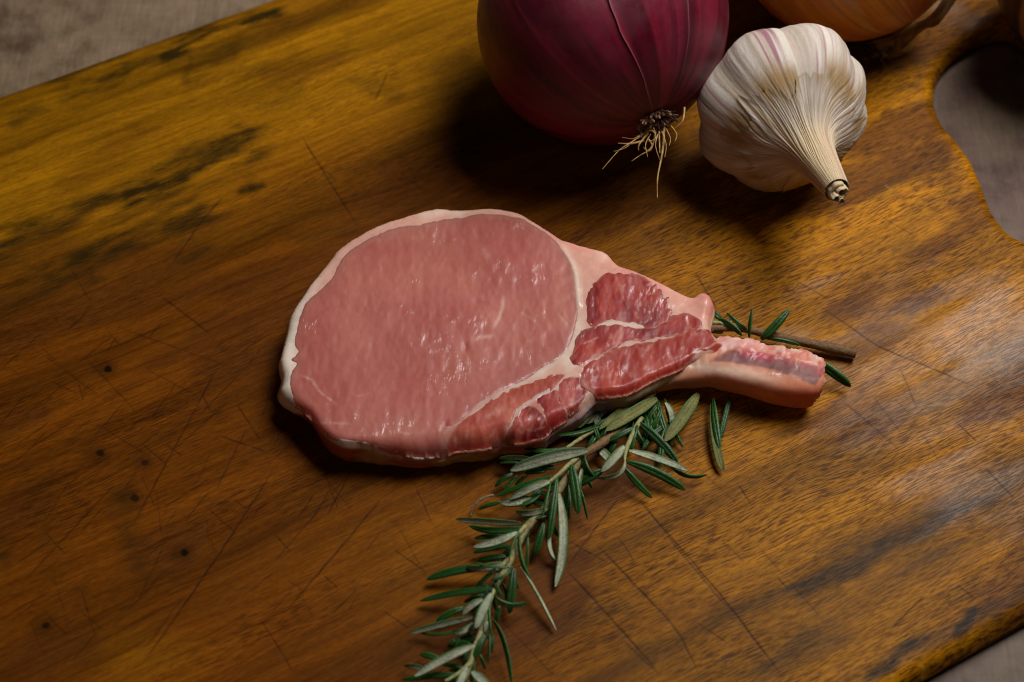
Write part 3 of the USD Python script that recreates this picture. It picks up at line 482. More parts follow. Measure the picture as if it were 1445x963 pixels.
        obj('muscle', (V, F), M_DARKMEAT, t, color=np.clip(c, 0, 1), label=label)
    R1, R2, R3 = [0.29, 0.026, 0.019], [0.18, 0.012, 0.010], [0.36, 0.068, 0.046]
    muscle(MA, R1, R2, R3, [([(880, 395), (879, 420), (888, 435)], 1.2, .45), ([(912, 403), (920, 398)], 1.6, .5), ([(918, 416), (926, 408)], 1.8, .6), ([(895, 432), (902, 420)], 1.6, .4), ([(898, 440), (900, 450)], 2, .35)], 2, bulge=.0012, dl=[([(881, 395), (880, 420), (890, 438)], 1.5, .3)], label='dark red muscle with a fringed edge')
    muscle(MB, R1, R2, R3, [([(822, 485), (835, 481), (845, 476)], 1.4, .7), ([(860, 470), (862, 478)], 2.5, .4), ([(895, 478), (905, 483)], 2.5, .5), ([(845, 500), (830, 508)], 2.5, .4), ([(970, 460), (968, 470)], 4, .4)], 3, bulge=.0010)
    muscle(MC, [0.35, 0.044, 0.025], [0.27, 0.026, 0.016], [0.41, 0.095, 0.06], [([(820, 535), (830, 548), (838, 556)], 5, .55), ([(882, 517), (876, 533)], 3, .4), ([(883, 518), (892, 533)], 3, .35), ([(912, 516), (910, 523)], 5, .55), ([(941, 490), (944, 500), (950, 510)], 3, .4), ([(917, 488), (905, 505)], 2.5, .35), ([(860, 528), (862, 543)], 2, .4), ([(978, 470), (986, 473)], 4, .4), ([(995, 480), (990, 487)], 3, .3)], 4, bulge=.0014, label='broad red muscle with pale flecks')
    muscle(MD, [0.40, 0.092, 0.054], [0.33, 0.06, 0.038], [0.48, 0.17, 0.105], [([(685, 590), (700, 580), (712, 578)], 6, .4), ([(660, 605), (659, 620)], 2.5, .45), ([(716, 600), (714, 610)], 4, .5), ([(642, 618), (646, 628)], 4, .5), ([(690, 620), (700, 605)], 2.5, .3)], 5, bulge=.0009, label='long orange red muscle strip')
    muscle(ME1, [.35, .048, .036], R2, R3, [([(738, 580), (734, 592), (737, 603)], 1.8, .7), ([(742, 606), (756, 607), (768, 603)], 1.6, .5), ([(768, 590), (763, 600)], 2, .5), ([(757, 614), (766, 616)], 2.5, .4), ([(727, 606), (740, 612)], 2, .35)], 6, bulge=.0004, grow=.0006, rim=.4)
    muscle(ME2, R1, R2, R3, [([(767, 575), (769, 592)], 1.5, .4)], 7, bulge=.0002, grow=.0009, rim=.3)
    muscle(ME3, [.40, .075, .055], R2, R3, [([(803, 536), (806, 556)], 1.2, .5), ([(808, 562), (805, 574)], 4, .6)], 8, bulge=.0003, grow=.0007, rim=.35)

    # rib bone with its cover of fat, and the ragged meat along its top
    ax_px = [(900, 548, 5.0), (940, 534, 6.5), (972, 522, 8.0), (1003, 514, 9.2), (1030, 515, 9.8), (1065, 522, 10.0), (1100, 531, 10.0), (1130, 535, 9.8), (1149, 537, 9.4), (1154, 538, 9.2)]
    wid = [2.5, 4.0, 6.2, 8.2, 9.0, 9.3, 9.6, 9.4, 8.2, 6.8]; hei = [2.5, 3.6, 4.8, 5.8, 6.6, 6.6, 7.0, 7.2, 6.8, 6.0]
    a = spline(np.array([[*p, w_, h_] for p, w_, h_ in zip(ax_px, wid, hei)]), 12)
    C = P(a[:, 0], a[:, 1], a[:, 2] / 1000); T = unit(np.gradient(C, axis=0)); S = unit(np.cross(T, [0, 0, 1.0])); N = np.cross(S, T)
    ns = 72; th = np.arange(ns) / ns * 2 * np.pi
    cs, sn = np.sign(np.cos(th)) * np.abs(np.cos(th)) ** .62, np.sign(np.sin(th)) * np.abs(np.sin(th)) ** .62
    V = C[:, None] + (a[:, 3] / 1000)[:, None, None] * cs[None, :, None] * S[:, None] + (a[:, 4] / 1000)[:, None, None] * sn[None, :, None] * N[:, None]
    m = len(C); TH = np.tile(th, m); AL = np.repeat(np.linspace(0, 1, m), ns)
    V = V.reshape(-1, 3); out = unit(V - np.repeat(C, ns, 0))
    topness = sstep(.1, .9, np.sin(TH - .9)) ; fbn = fbm(V * 230, 4, 71)
    shaft = np.exp(-((np.sin(TH - .35) - 1) / .10) ** 2)                             # the shaft lies slightly sunk between fat and meat
    V = V + out * (0.0046 * topness * (fbm(V * 150 + 1.5 * np.stack([fbm(V * 260, 2, 60 + e_) for e_ in range(3)], 1), 5, 71) - .47) + 0.0016 * topness * (fbm(V * 620, 2, 74) - .5) + 0.0014 * (fbm(V * 90, 3, 72) - .5) - 0.0014 * shaft * sstep(.25, .4, AL))[:, None]
    base_end = V[-ns:].copy(); rings = []
    for q_ in np.linspace(.93, .06, 14):
        e_ = C[-1] + (base_end - C[-1]) * q_; rings.append(e_ + T[-1] * (0.0007 * (1 - q_) + .0024 * (fbm(e_ * 420, 4, 77) - .5) + .0006)[:, None] if np.ndim(q_) else e_ + T[-1] * (0.0006 + .0026 * (fbm(e_ * 420, 4, 77) - .5))[:, None])
    V = np.vstack([V, *rings, C[-1]]); F = grid_faces(m + 14, ns)[:, [0, 2, 1]]
    k = np.arange(ns); kk = (k + 1) % ns; e = (m + 13) * ns
    F = np.vstack([F, np.stack([np.full(ns, len(V) - 1), e + k, e + kk], 1)[:, [0, 2, 1]]])
    endm = np.r_[np.zeros(m * ns), np.ones(14 * ns + 1)]
    q = proj(V); x, y = q[:, 0], q[:, 1]; n = len(V)
    fb = fbm(V * 230, 4, 71)
    c = np.tile([0.52, 0.215, 0.125], (n, 1))
    c = mixc(c, [0.52, 0.15, 0.075], sstep(1050, 1120, x) * sstep(525, 560, y) * (0.6 + .5 * fb))
    c = mixc(c, [0.72, 0.50, 0.38], .8 * np.exp(-((y - (516 + .19 * (x - 1000) + 3)) / 8) ** 2) * sstep(1120, 1060, x))
    bone = poly_sd(q, [(1000, 510), (1020, 499), (1035, 493), (1060, 497), (1090, 500), (1120, 508), (1150, 516), (1166, 521), (1160, 532), (1150, 545), (1140, 540), (1125, 532), (1100, 527), (1075, 519), (1045, 515), (1020, 511)]) + 3 * (fb - .5)
    c = mixc(c, mixc([0.13, 0.050, 0.052], [0.22, 0.10, 0.088], sstep(.35, .65, fb)), sstep(-1.5, 2.5, bone))
    c = strokes(c, q, [0.40, 0.03, 0.07], [([(1045, 497), (1075, 502), (1092, 506)], 5, .85)], 2); c = strokes(c, q, [0.52, 0.12, 0.12], [([(1040, 494), (1100, 505), (1160, 520)], 4, .5), ([(1160, 512), (1158, 530)], 6, .6)], 2)
    meat = poly_sd(q, [(1000, 455), (1180, 480), (1175, 520), (1150, 514), (1120, 506), (1090, 498), (1060, 494), (1035, 490), (1020, 496), (1000, 500)]) + 6 * (fb - .5)
    mc = mixc(np.tile([0.52, 0.18, 0.125], (n, 1)), [0.66, 0.40, 0.32], sstep(.42, .6, fb)); mc = mixc(mc, [0.48, 0.11, 0.08], sstep(.62, .75, fbm(V * 160, 3, 75)))
    mc = mixc(mc, [0.68, 0.36, 0.34], .7 * np.exp(-(((x - 1040) / 30) ** 2 + ((y - 485) / 9) ** 2)))
    c = mixc(c, mc, sstep(-2, 2, meat))
    ec = mixc(np.tile([0.34, 0.06, 0.045], (n, 1)), [0.52, 0.20, 0.14], sstep(.4, .62, fbm(V * 330, 3, 78))); c = mixc(c, ec, .85 * endm)
    c = strokes(c, q, [0.30, 0.13, 0.05], [([(930, 545), (1000, 540), (1050, 548)], 2, .3), ([(1040, 535), (1080, 540), (1110, 560)], 6, .3)])
    obj('rib_bone', (V, outward(V, F)), M_BONE, t, color=np.clip(c, 0, 1), label='rib bone end with purple shaft and tan fat')
build_chop()

# ------------------------------------------------------------------ bulbs: a surface of revolution about any axis, seen in the picture at a centre and radius
def rest_sphere(px, py, rpx, squash=1.0):
    """centre and radius of a ball that rests on the board and shows at this centre with this radius"""
    R = .045
    for _ in range(30):
        C = P(px, py, R * squash); dep = -((C - CAM) @ BACK); R = rpx / FPX * dep * 0.998
    return C, R
def frame(axis, hint):
    a = unit(axis); x = unit(hint - a * (hint @ a)); return a, x, np.cross(a, x)
def lathe(C, axis, hint, prof, nu, nv, rad=None):
    """prof: (along, radius) rows; rad(th, s) scales the radius; returns vertices (rows run along the profile), faces, angle, position"""
    a, x, y = frame(axis, hint)
    L = np.r_[0, np.cumsum(np.linalg.norm(np.diff(prof, axis=0), axis=1))]; s = np.linspace(0, L[-1], nu)
    al, r = np.interp(s, L, prof[:, 0]), np.interp(s, L, prof[:, 1]); th = np.arange(nv) / nv * 2 * np.pi
    TH, S = np.meshgrid(th, s / L[-1]); rr = r[:, None] * (rad(TH, S) if rad is not None else 1)
    v = C + al[:, None, None] * a + rr[..., None] * (np.cos(TH)[..., None] * x + np.sin(TH)[..., None] * y)
    v = v.reshape(-1, 3); return v, outward(v, grid_faces(nu, nv)), TH.ravel(), S.ravel()
def cam_dir(x, y, z): return unit(x * RIGHT + y * UP + z * BACK)
def ring_noise(th, S, fa, fs, seed, oct=3):
    return fbm(np.stack([np.cos(th) * fa, np.sin(th) * fa, S * fs], -1), oct, seed)

def build_red_onion():
    C, R = rest_sphere(851, 30, 178)
    axis = cam_dir(.40, -.85, .30)
    t = thing('red_onion', 'large glossy red onion with dry roots, left of the garlic bulb', 'onion')
    u = np.linspace(0, np.pi, 90)
    prof = np.c_[-np.cos(u), np.sin(u)] * R
    prof[:, 0] = np.where(prof[:, 0] > 0, prof[:, 0] * .97, prof[:, 0] * 1.0); tipb = np.clip((-prof[:, 0] / R - .8) / .2, 0, 1); prof[:, 0] -= tipb ** 2 * R * .22
    prof[:, 0] -= np.exp(-(prof[:, 1] / (R * .16)) ** 2) * np.sign(prof[:, 0]).clip(0) * R * .03
    rad = lambda th, S: 1 + .010 * (ring_noise(th, S, 2.2, .6, 5, 2) - .5) * 2 + .0015 * (ring_noise(th, S, 9, .7, 6, 2) - .5)
    V, F, th, S = lathe(C, axis, RIGHT, prof, 190, 420, rad)
    def colour(th, S, V):
        b = ring_noise(th, S, 5, 1.0, 12); fine = ring_noise(th, S, 24, 1.4, 13)
        c = mixc(np.tile([0.092, 0.0035, 0.013], (len(th), 1)), [0.185, 0.008, 0.028], sstep(.38, .66, b))
        c = mixc(c, [0.045, 0.003, 0.011], .8 * sstep(.55, .72, ring_noise(th, S, 7, 2.2, 15)))
        c *= (.7 + .6 * fine)[:, None]
        for k in range(24):
            r = np.random.default_rng(k + 90); a0 = k / 24 * 2 * np.pi + r.normal(0, .11); drift = r.normal(0, .05)
            dth = np.abs((th - a0 - drift * np.sin(S * 5 + k) + np.pi) % (2 * np.pi) - np.pi) * np.sin(np.clip(S, .02, .98) * np.pi)
            c = mixc(c, [0.22, 0.014, 0.026] if r.random() < .8 else [0.32, .07, .09], r.uniform(.2, .75) * np.exp(-(dth / r.uniform(.008, .016)) ** 2))
        c = mixc(c, [0.20, 0.030, 0.012], .6 * sstep(.72, .9, S) * sstep(-.3, .9, -((V - C) @ RIGHT) / R))
        c = mixc(c, [0.05, 0.012, 0.008], .75 * sstep(.955, .985, S))
        return c
    g = np.c_[th * 8, S, np.zeros(len(th))]
    body = obj('bulb', (V, F), M_RED, t, color=colour(th, S, V), guv=g)
    # a torn outer skin that lies over part of the bulb
    def patch(th0, th1, s0, s1, lift, rag, seed):
        a, x, y = frame(axis, RIGHT); nu, nv = 60, 50
        SS, TT = np.meshgrid(np.linspace(0, 1, nu), np.linspace(0, 1, nv), indexing='ij')
        e0 = th0 + rag * (fbm(np.c_[SS.ravel() * 6, SS.ravel() * 0, SS.ravel() * 0 + seed], 4, seed) - .5).reshape(SS.shape); e1 = th1 + rag * (fbm(np.c_[SS.ravel() * 6, SS.ravel() * 0 + 5, SS.ravel() * 0 + seed], 4, seed) - .5).reshape(SS.shape)
        thp = e0 + (e1 - e0) * TT; s_end = s1 + .05 * (fbm(np.c_[TT.ravel() * 7, TT.ravel() * 0, TT.ravel() * 0 + seed + 2], 4, seed + 1) - .5).reshape(TT.shape)
        Sp = s0 + (s_end - s0) * SS
        L = np.r_[0, np.cumsum(np.linalg.norm(np.diff(prof, axis=0), axis=1))]; al, r = np.interp(Sp * L[-1], L, prof[:, 0]), np.interp(Sp * L[-1], L, prof[:, 1])
        edge = np.minimum(np.minimum(TT, 1 - TT) * 1.0, (1 - SS))
        r = r * rad(thp, Sp) + lift + .0005 * np.exp(-(edge / .03))
        v = (C + al[..., None] * a + r[..., None] * (np.cos(thp)[..., None] * x + np.sin(thp)[..., None] * y)).reshape(-1, 3)
        cc = colour(thp.ravel(), Sp.ravel(), v); ed = np.exp(-(edge.ravel() / .012) ** 2)
        cc = mixc(cc * 1.05, [0.42, 0.14, 0.17], .5 * ed)
        obj('outer_skin', (v, grid_faces(nu, nv, False)), M_RED, t, color=cc, guv=np.c_[thp.ravel() * 8, Sp.ravel(), Sp.ravel() * 0])
    patch(math.radians(60), math.radians(100), .2, .95, .0002, .06, 4)
    # root plate and roots
    a, x, y = frame(axis, RIGHT); tip = C + a * R * .965
    r = np.random.default_rng(12); vs, fs, k0 = [], [], 0
    for i in range(150):
        ph, rr = r.uniform(0, 2 * np.pi), R * .125 * math.sqrt(r.uniform(0, 1)); p0 = tip + rr * (math.cos(ph) * x + math.sin(ph) * y) - a * rr * rr / R * .8
        d = unit(a * r.uniform(.3, 1) + .9 * (math.cos(ph) * x + math.sin(ph) * y) * rr / (R * .15) + r.normal(0, .35, 3)); ln = r.uniform(.0015, .004)
        v, f = sweep(np.array([p0 - d * .001, p0 + d * ln * .5, p0 + d * ln + r.normal(0, .0006, 3)]), np.array([.0009, .0007, .0004]) * r.uniform(.6, 1.3), 5); vs.append(v); fs.append(f + k0); k0 += len(v)
    V = np.vstack(vs); c = mixc(np.tile([.05, .018, .012], (len(V), 1)), [.40, .22, .12], sstep(.40, .62, fbm(V * 420, 3, 4)))
    tag(obj('root_plate', (V, np.vstack(fs)), M_DRY, t, color=c, guv=V * 3, label='dark crusty root plate'), kind='stuff')
    dep0 = -((tip - CAM) @ BACK)
    for pts, w in [([(913, 186, 0), (891, 201, -4), (873, 213, -6), (850, 239, -8)], .00042), ([(908, 199, -2), (890, 203, -4), (872, 202.5, -5)], .0006), ([(937, 180, 0), (935, 213, -5), (928, 250, -8), (927.5, 279, -9)], .00062), ([(966, 152, -1), (963, 171, -3), (950, 183, -2)], .0005), ([(926, 181, 0), (920, 208, -5), (910, 216, -5)], .0005),
                   ([(914, 189, -1), (902, 204, -4), (901, 213, -4)], .00055), ([(930, 186, -1), (931, 216, -5)], .0005), ([(919, 212, -4), (906, 218, -5), (891, 228, -5)], .0004), ([(910, 187, -1), (920, 185, -4), (925, 191, -5), (922, 196, -4)], .0005), ([(914, 196, -3), (920, 205, -5), (914, 213, -5), (908, 208, -4)], .00055), ([(922, 180, -2), (925, 195, -5), (916, 200, -5)], .0004), ([(934, 186, -2), (940, 205, -6), (938, 222, -8)], .0003), ([(905, 190, -1), (893, 196, -4), (878, 194, -6)], .0003), ([(940, 182, -2), (946, 196, -5), (944, 206, -6)], .0003), ([(918, 190, -2), (911, 204, -6), (914, 222, -8)], .0003), ([(900, 192, -1), (884, 208, -5), (866, 214, -7)], .00026), ([(928, 190, -3), (925, 206, -6), (931, 226, -8)], .0003), ([(947, 178, -1), (955, 190, -4), (952, 200, -6)], .0003)]:
        p = np.array(pts, float); s = spline(Pdepth(p[:, 0], p[:, 1], dep0 + p[:, 2] / 1000 - .001), 8)
        obj('root', sweep(s, np.linspace(1.0, .35, len(s)) * w * .85, 6), M_ROOT, t)
build_red_onion()

def build_garlic():
    C, R = rest_sphere(1107, 156, 120)
    axis = cam_dir(.33, -.50, .80)
    for _ in range(60):                                                  # the stem's tip shows at this point
        e = np.array([1181.0, 268.0]) - proj(C + 1.74 * R * axis); axis = unit(axis + .0022 * (e[0] * RIGHT - e[1] * UP))
    t = thing('garlic_bulb', 'whole white garlic bulb with purple streaks, its stem pointing down towards the chop', 'garlic')
    P0 = np.array([(-.80, 0), (-.82, .12), (-.80, .25), (-.76, .45), (-.62, .72), (-.38, .92), (-.1, 1.0), (.15, .97), (.36, .88), (.53, .73), (.66, .56), (.76, .41), (.86, .31), (1.0, .25), (1.2, .212), (1.42, .18), (1.60, .155), (1.74, .135)])
    prof = spline(P0, 8) * R
    hint = RIGHT
    a, x, y = frame(axis, hint)
    lob = [(118, .13, 26), (64, .145, 25), (24, .10, 17), (-12, .12, 17), (168, .12, 25), (210, .14, 22), (256, .14, 27), (305, .07, 20)]
    sgn = 1.0 if (y @ UP) > 0 else -1.0
    def rad(th, S):
        dg = np.degrees(th) * sgn; m = 0
        for c0, amp, w in lob:
            dd = (dg - c0 + 180) % 360 - 180; m = np.maximum(m, amp * np.exp(-(dd / w) ** 2))
        al = np.interp(S, np.linspace(0, 1, len(P0)), P0[:, 0]); env = sstep(-.85, -.5, al) * sstep(.95, .35, al)
        crease = np.exp(-(al - .05) ** 2 / .35)
        rib = (ring_noise(th.ravel(), S.ravel(), 9, 1.2, 4, 3) - .5).reshape(th.shape)
        fine = (np.abs(ring_noise(th.ravel() + .16 * np.sin(5 * S.ravel()) + .10 * np.sin(11 * S.ravel() + 3 * th.ravel()), S.ravel(), 20, 2.6, 9, 3) - .5)).reshape(th.shape)
        return (1 - .095 * env + m * env * (0.6 + .6 * crease)) * (1 + .030 * rib - .028 * fine * (.4 + 7.5 * sstep(.5, .9, al)))
    V, F, th, S = lathe(C, axis, hint, prof, 260, 560, rad)
    al = ((V - C) @ a) / R; dg = np.degrees(th) * sgn
    b = ring_noise(th, S, 7, 2.0, 22); fine = ring_noise(th, S, 30, 1.2, 23)
    c = mixc(np.tile([0.52, 0.45, 0.36], (len(V), 1)), [0.66, 0.60, 0.51], sstep(.4, .65, b)) * (.82 + .36 * fine)[:, None]
    pur = sstep(.56, .70, ring_noise(th + .1 * np.sin(4 * S), S, 13, 1.1, 31)) * sstep(.1, -.0, np.abs(((dg - 105 + 180) % 360 - 180)) / 75 - 1)
    c = mixc(c, [0.30, 0.13, 0.17], .95 * pur * sstep(.85, .3, al))
    c = mixc(c, [0.50, 0.36, 0.18], .8 * sstep(.60, .74, ring_noise(th, S, 17, 1.0, 33)) * sstep(-.8, .6, al))
    for k in range(60):                                                  # fine veins
        r = np.random.default_rng(k + 400); a0 = r.uniform(0, 2 * np.pi); dth = np.abs((th - a0 - .06 * np.sin(S * 6 + k) + np.pi) % (2 * np.pi) - np.pi)
        c = mixc(c, [0.42, 0.30, 0.22] if r.random() < .6 else [0.40, .25, .28], r.uniform(.2, .6) * np.exp(-(dth / r.uniform(.006, .014)) ** 2) * sstep(.0, .15, S))
    c = mixc(c, [0.32, 0.19, 0.06], .9 * np.exp(-(((al - .50) / .16) ** 2)) * sstep(.38, .62, ring_noise(th, S, 4, 5, 41)))
    c = mixc(c, [0.60, 0.45, 0.24], .85 * sstep(.62, 1.0, al) * (.5 + .7 * fine))
    c = mixc(c, [0.42, 0.22, 0.20], .5 * sstep(.7, .9, al) * sstep(.6, .7, ring_noise(th, S, 6, .6, 45)))
    c = mixc(c, [0.55, 0.38, 0.17], .5 * sstep(-.3, -.9, np.cos(np.radians(dg - 90))) * sstep(.9, .2, al))
    obj('bulb', (V, F), M_GARLIC, t, color=np.clip(c, 0, 1), guv=np.c_[th * 8, S, S * 0])
    # the torn papery sheath round the neck
    NV, NU = 560, 260; G = V.reshape(NU, NV, 3); al2 = al.reshape(NU, NV); th1 = np.arange(NV) / NV * 2 * np.pi; mid = al2.mean(1)
    cutal = .50 + .34 * (ring_noise(th1, th1 * 0, 3.2, 0, 51, 5) - .5) * 2 + .05 * (ring_noise(th1, th1 * 0, 22, 0, 52, 2) - .5)
    first = np.clip(np.searchsorted(mid[130:], cutal) + 130, 130, NU - 2); k1 = int(first.min()); rows = np.arange(k1, NU)
    sel = np.maximum(rows[:, None], first[None, :]); W = G[sel, np.arange(NV)[None, :]]; ctr = C + ((W - C) @ a)[..., None] * a; od = unit(W - ctr)
    W = W + od * (.00022 + .0005 * np.exp(-((rows[:, None] - first[None, :]).clip(0) / 5.0) ** 2))[..., None]
    eb = np.exp(-((rows[:, None] - first[None, :]).clip(0) / 3.0) ** 2).ravel(); cs = c.reshape(NU, NV, 3)[sel, np.arange(NV)[None, :]].reshape(-1, 3)
    cs = mixc(cs * 1.04, [0.40, 0.27, 0.12], .55 * eb)
    obj('papery_sheath', (W.reshape(-1, 3), grid_faces(len(rows), NV)), M_GARLIC, t, color=np.clip(cs, 0, 1), guv=np.c_[np.tile(th1 * 8, len(rows)), np.repeat(rows / NU, NV), np.zeros(len(rows) * NV)], label='torn papery sheath round the neck')
    # the cut end of the stem: concentric dry sheaths round a core
    tip = C + a * R * 1.74; r = np.random.default_rng(2)
    for rr, ln, dx in [(.105, .05, (0, 0)), (.068, .10, (.03, .01)), (.045, .14, (-.045, -.03)), (.034, .12, (.02, -.07))]:
        p = tip + (x * dx[0] + y * dx[1]) * R; nv = 26
        pr = np.array([(-.10, rr), (ln * .5, rr * 1.02), (ln, rr * .96), (ln * .98, rr * .66), (ln * .3, rr * .5), (ln * .25, .001)]) * R
        v, f, th2, s2 = lathe(p, unit(a + .15 * (x * dx[0] + y * dx[1]) * 8), hint, pr, 16, nv, lambda T, S_: 1 + .10 * np.sin(T * 3 + rr * 90) + .05 * np.sin(T * 7))
        v = v + a * (.022 * R * (noise(np.c_[np.cos(th2) * 2, np.sin(th2) * 2, th2 * 0 + rr * 50], 3) - .5))[:, None] * sstep(.1, .4, s2)[:, None]
        obj('stem_sheath', (v, f), M_DRY, t, color=mixc(np.tile([.58, .45, .25], (len(v), 1)), [.30, .19, .08], sstep(.6, 1, s2)), guv=np.c_[th2 * 4, s2, s2 * 0])
build_garlic()

def build_yellow_onion():
    C, R = rest_sphere(1200, -106, 163)
    axis = cam_dir(.55, -.62, -.35)
    t = thing('yellow_onion', 'orange brown yellow onion behind the garlic, cut off by the top of the picture', 'onion')
    u = np.linspace(0, np.pi, 70); prof = np.c_[-np.cos(u), np.sin(u)] * R
    prof[:, 0] = np.where(np.abs(prof[:, 0]) > .9 * R, prof[:, 0] * 1.0, prof[:, 0])
    rad = lambda th, S: 1 + .010 * (ring_noise(th, S, 2.2, .6, 5, 2) - .5) * 2
    V, F, th, S = lathe(C, axis, RIGHT, prof, 130, 260, rad)
    b = ring_noise(th, S, 6, 1.4, 12); fine = ring_noise(th, S, 26, 1.4, 13)
    c = mixc(np.tile([0.46, 0.135, 0.012], (len(V), 1)), [0.62, 0.25, 0.035], sstep(.4, .68, b)) * (.75 + .5 * fine)[:, None]
    c = mixc(c, [0.52, 0.33, 0.13], .5 * sstep(.62, .75, ring_noise(th, S, 9, 5, 18)))
    for k in range(40):
        r = np.random.default_rng(k + 900); a0 = r.uniform(0, 2 * np.pi); dth = np.abs((th - a0 + np.pi) % (2 * np.pi) - np.pi); c = mixc(c, [0.16, 0.045, 0.01], r.uniform(.2, .5) * np.exp(-(dth / .012) ** 2))
    obj('bulb', (V, F), M_YELLOW, t, color=c, guv=np.c_[th * 8, S, S * 0])
    # dry skin peeling at the lower right
    dep0 = -((C - CAM) @ BACK)
    for k, (a_, b_, wpx, lift) in enumerate([([(1340, -14, 34), (1312, 22, 28), (1280, 45, 22), (1258, 62, 14)], [(1355, -8, 22), (1324, 36, 14), (1304, 44, 9), (1272, 70, 5)], 0, 0), ([(1300, 14, 26), (1278, 32, 20), (1262, 50, 12)], [(1290, 30, 24), (1272, 44, 16), (1258, 58, 9)], 0, 0), ([(1256, 52, 10), (1240, 60, 8), (1226, 64, 7)], [(1262, 66, 5), (1246, 74, 3), (1232, 76, 2)], 0, 0)]):
        A, B = spline(np.array(a_, float), 6), spline(np.array(b_, float), 6); nv = 12
        pa, pb = P(A[:, 0], A[:, 1], A[:, 2] / 1000), P(B[:, 0], B[:, 1], B[:, 2] / 1000); s = np.linspace(0, 1, nv)[None, :, None]
        v = pa[:, None] * (1 - s) + pb[:, None] * s + np.array([0, 0, .004]) * np.sin(s * np.pi); v = v.reshape(-1, 3); v += (.003 * (fbm(v * 160, 3, 60 + k) - .5))[:, None] * np.array([.4, .4, 1])
        cc = mixc(np.tile([.11, .05, .012], (len(v), 1)), [.30, .17, .05], sstep(.4, .7, fbm(v * 200, 3, 7)))
        obj('dry_skin', (v, grid_faces(len(A), nv, False)), M_DRY, t, color=cc, guv=v * 10)
    r = np.random.default_rng(5); vs, fs, k0 = [], [], 0
    for i in range(26):
        p0 = P(r.uniform(1222, 1262), r.uniform(58, 84), r.uniform(.001, .006)); d = unit(r.normal(0, 1, 3) * [1, 1, .4]); ln = r.uniform(.003, .007)
        v, f = sweep(spline(np.array([p0, p0 + d * ln * .5 + [0, 0, .0015], p0 + d * ln]), 3), .0006 * r.uniform(.6, 1.5), 5); vs.append(v); fs.append(f + k0); k0 += len(v)
    V = np.vstack(vs); c = mixc(np.tile([.05, .02, .006], (len(V), 1)), [.34, .20, .07], sstep(.5, .8, fbm(V * 300, 2, 4)))
    tag(obj('root_tuft', (V, np.vstack(fs)), M_DRY, t, color=c, guv=V, label='small dry root tuft'), kind='stuff')
build_yellow_onion()

def build_pot():
    base = P(1501, 50, 0.0); t = thing('wooden_pot', 'dark brown streaked wooden pot cut off by the top right corner, over the handle hole', 'wooden pot')
    prof = np.array([(0.0006, 0), (.0006, .017), (.002, .0195), (.006, .0225), (.012, .0268), (.020, .0315), (.030, .0350), (.040, .0362), (.050, .0350), (.058, .0322), (.064, .0290), (.066, .0265), (.064, .0250), (.05, .0300), (.03, .0300), (.012, 0.0001)])
    V, F, th, S = lathe(base, np.array([0, 0, 1.0]), RIGHT, prof, 90, 160)
    b = ring_noise(th, S, 16, .8, 12); c = mixc(np.tile([0.04, 0.013, 0.004], (len(V), 1)), [0.36, 0.17, 0.055], sstep(.42, .62, b))
    obj('body', (V, F[:, [0, 2, 1]] if False else F), M_DARKWOOD, t, color=c, guv=np.c_[th * 8, S, S * 0])
build_pot()

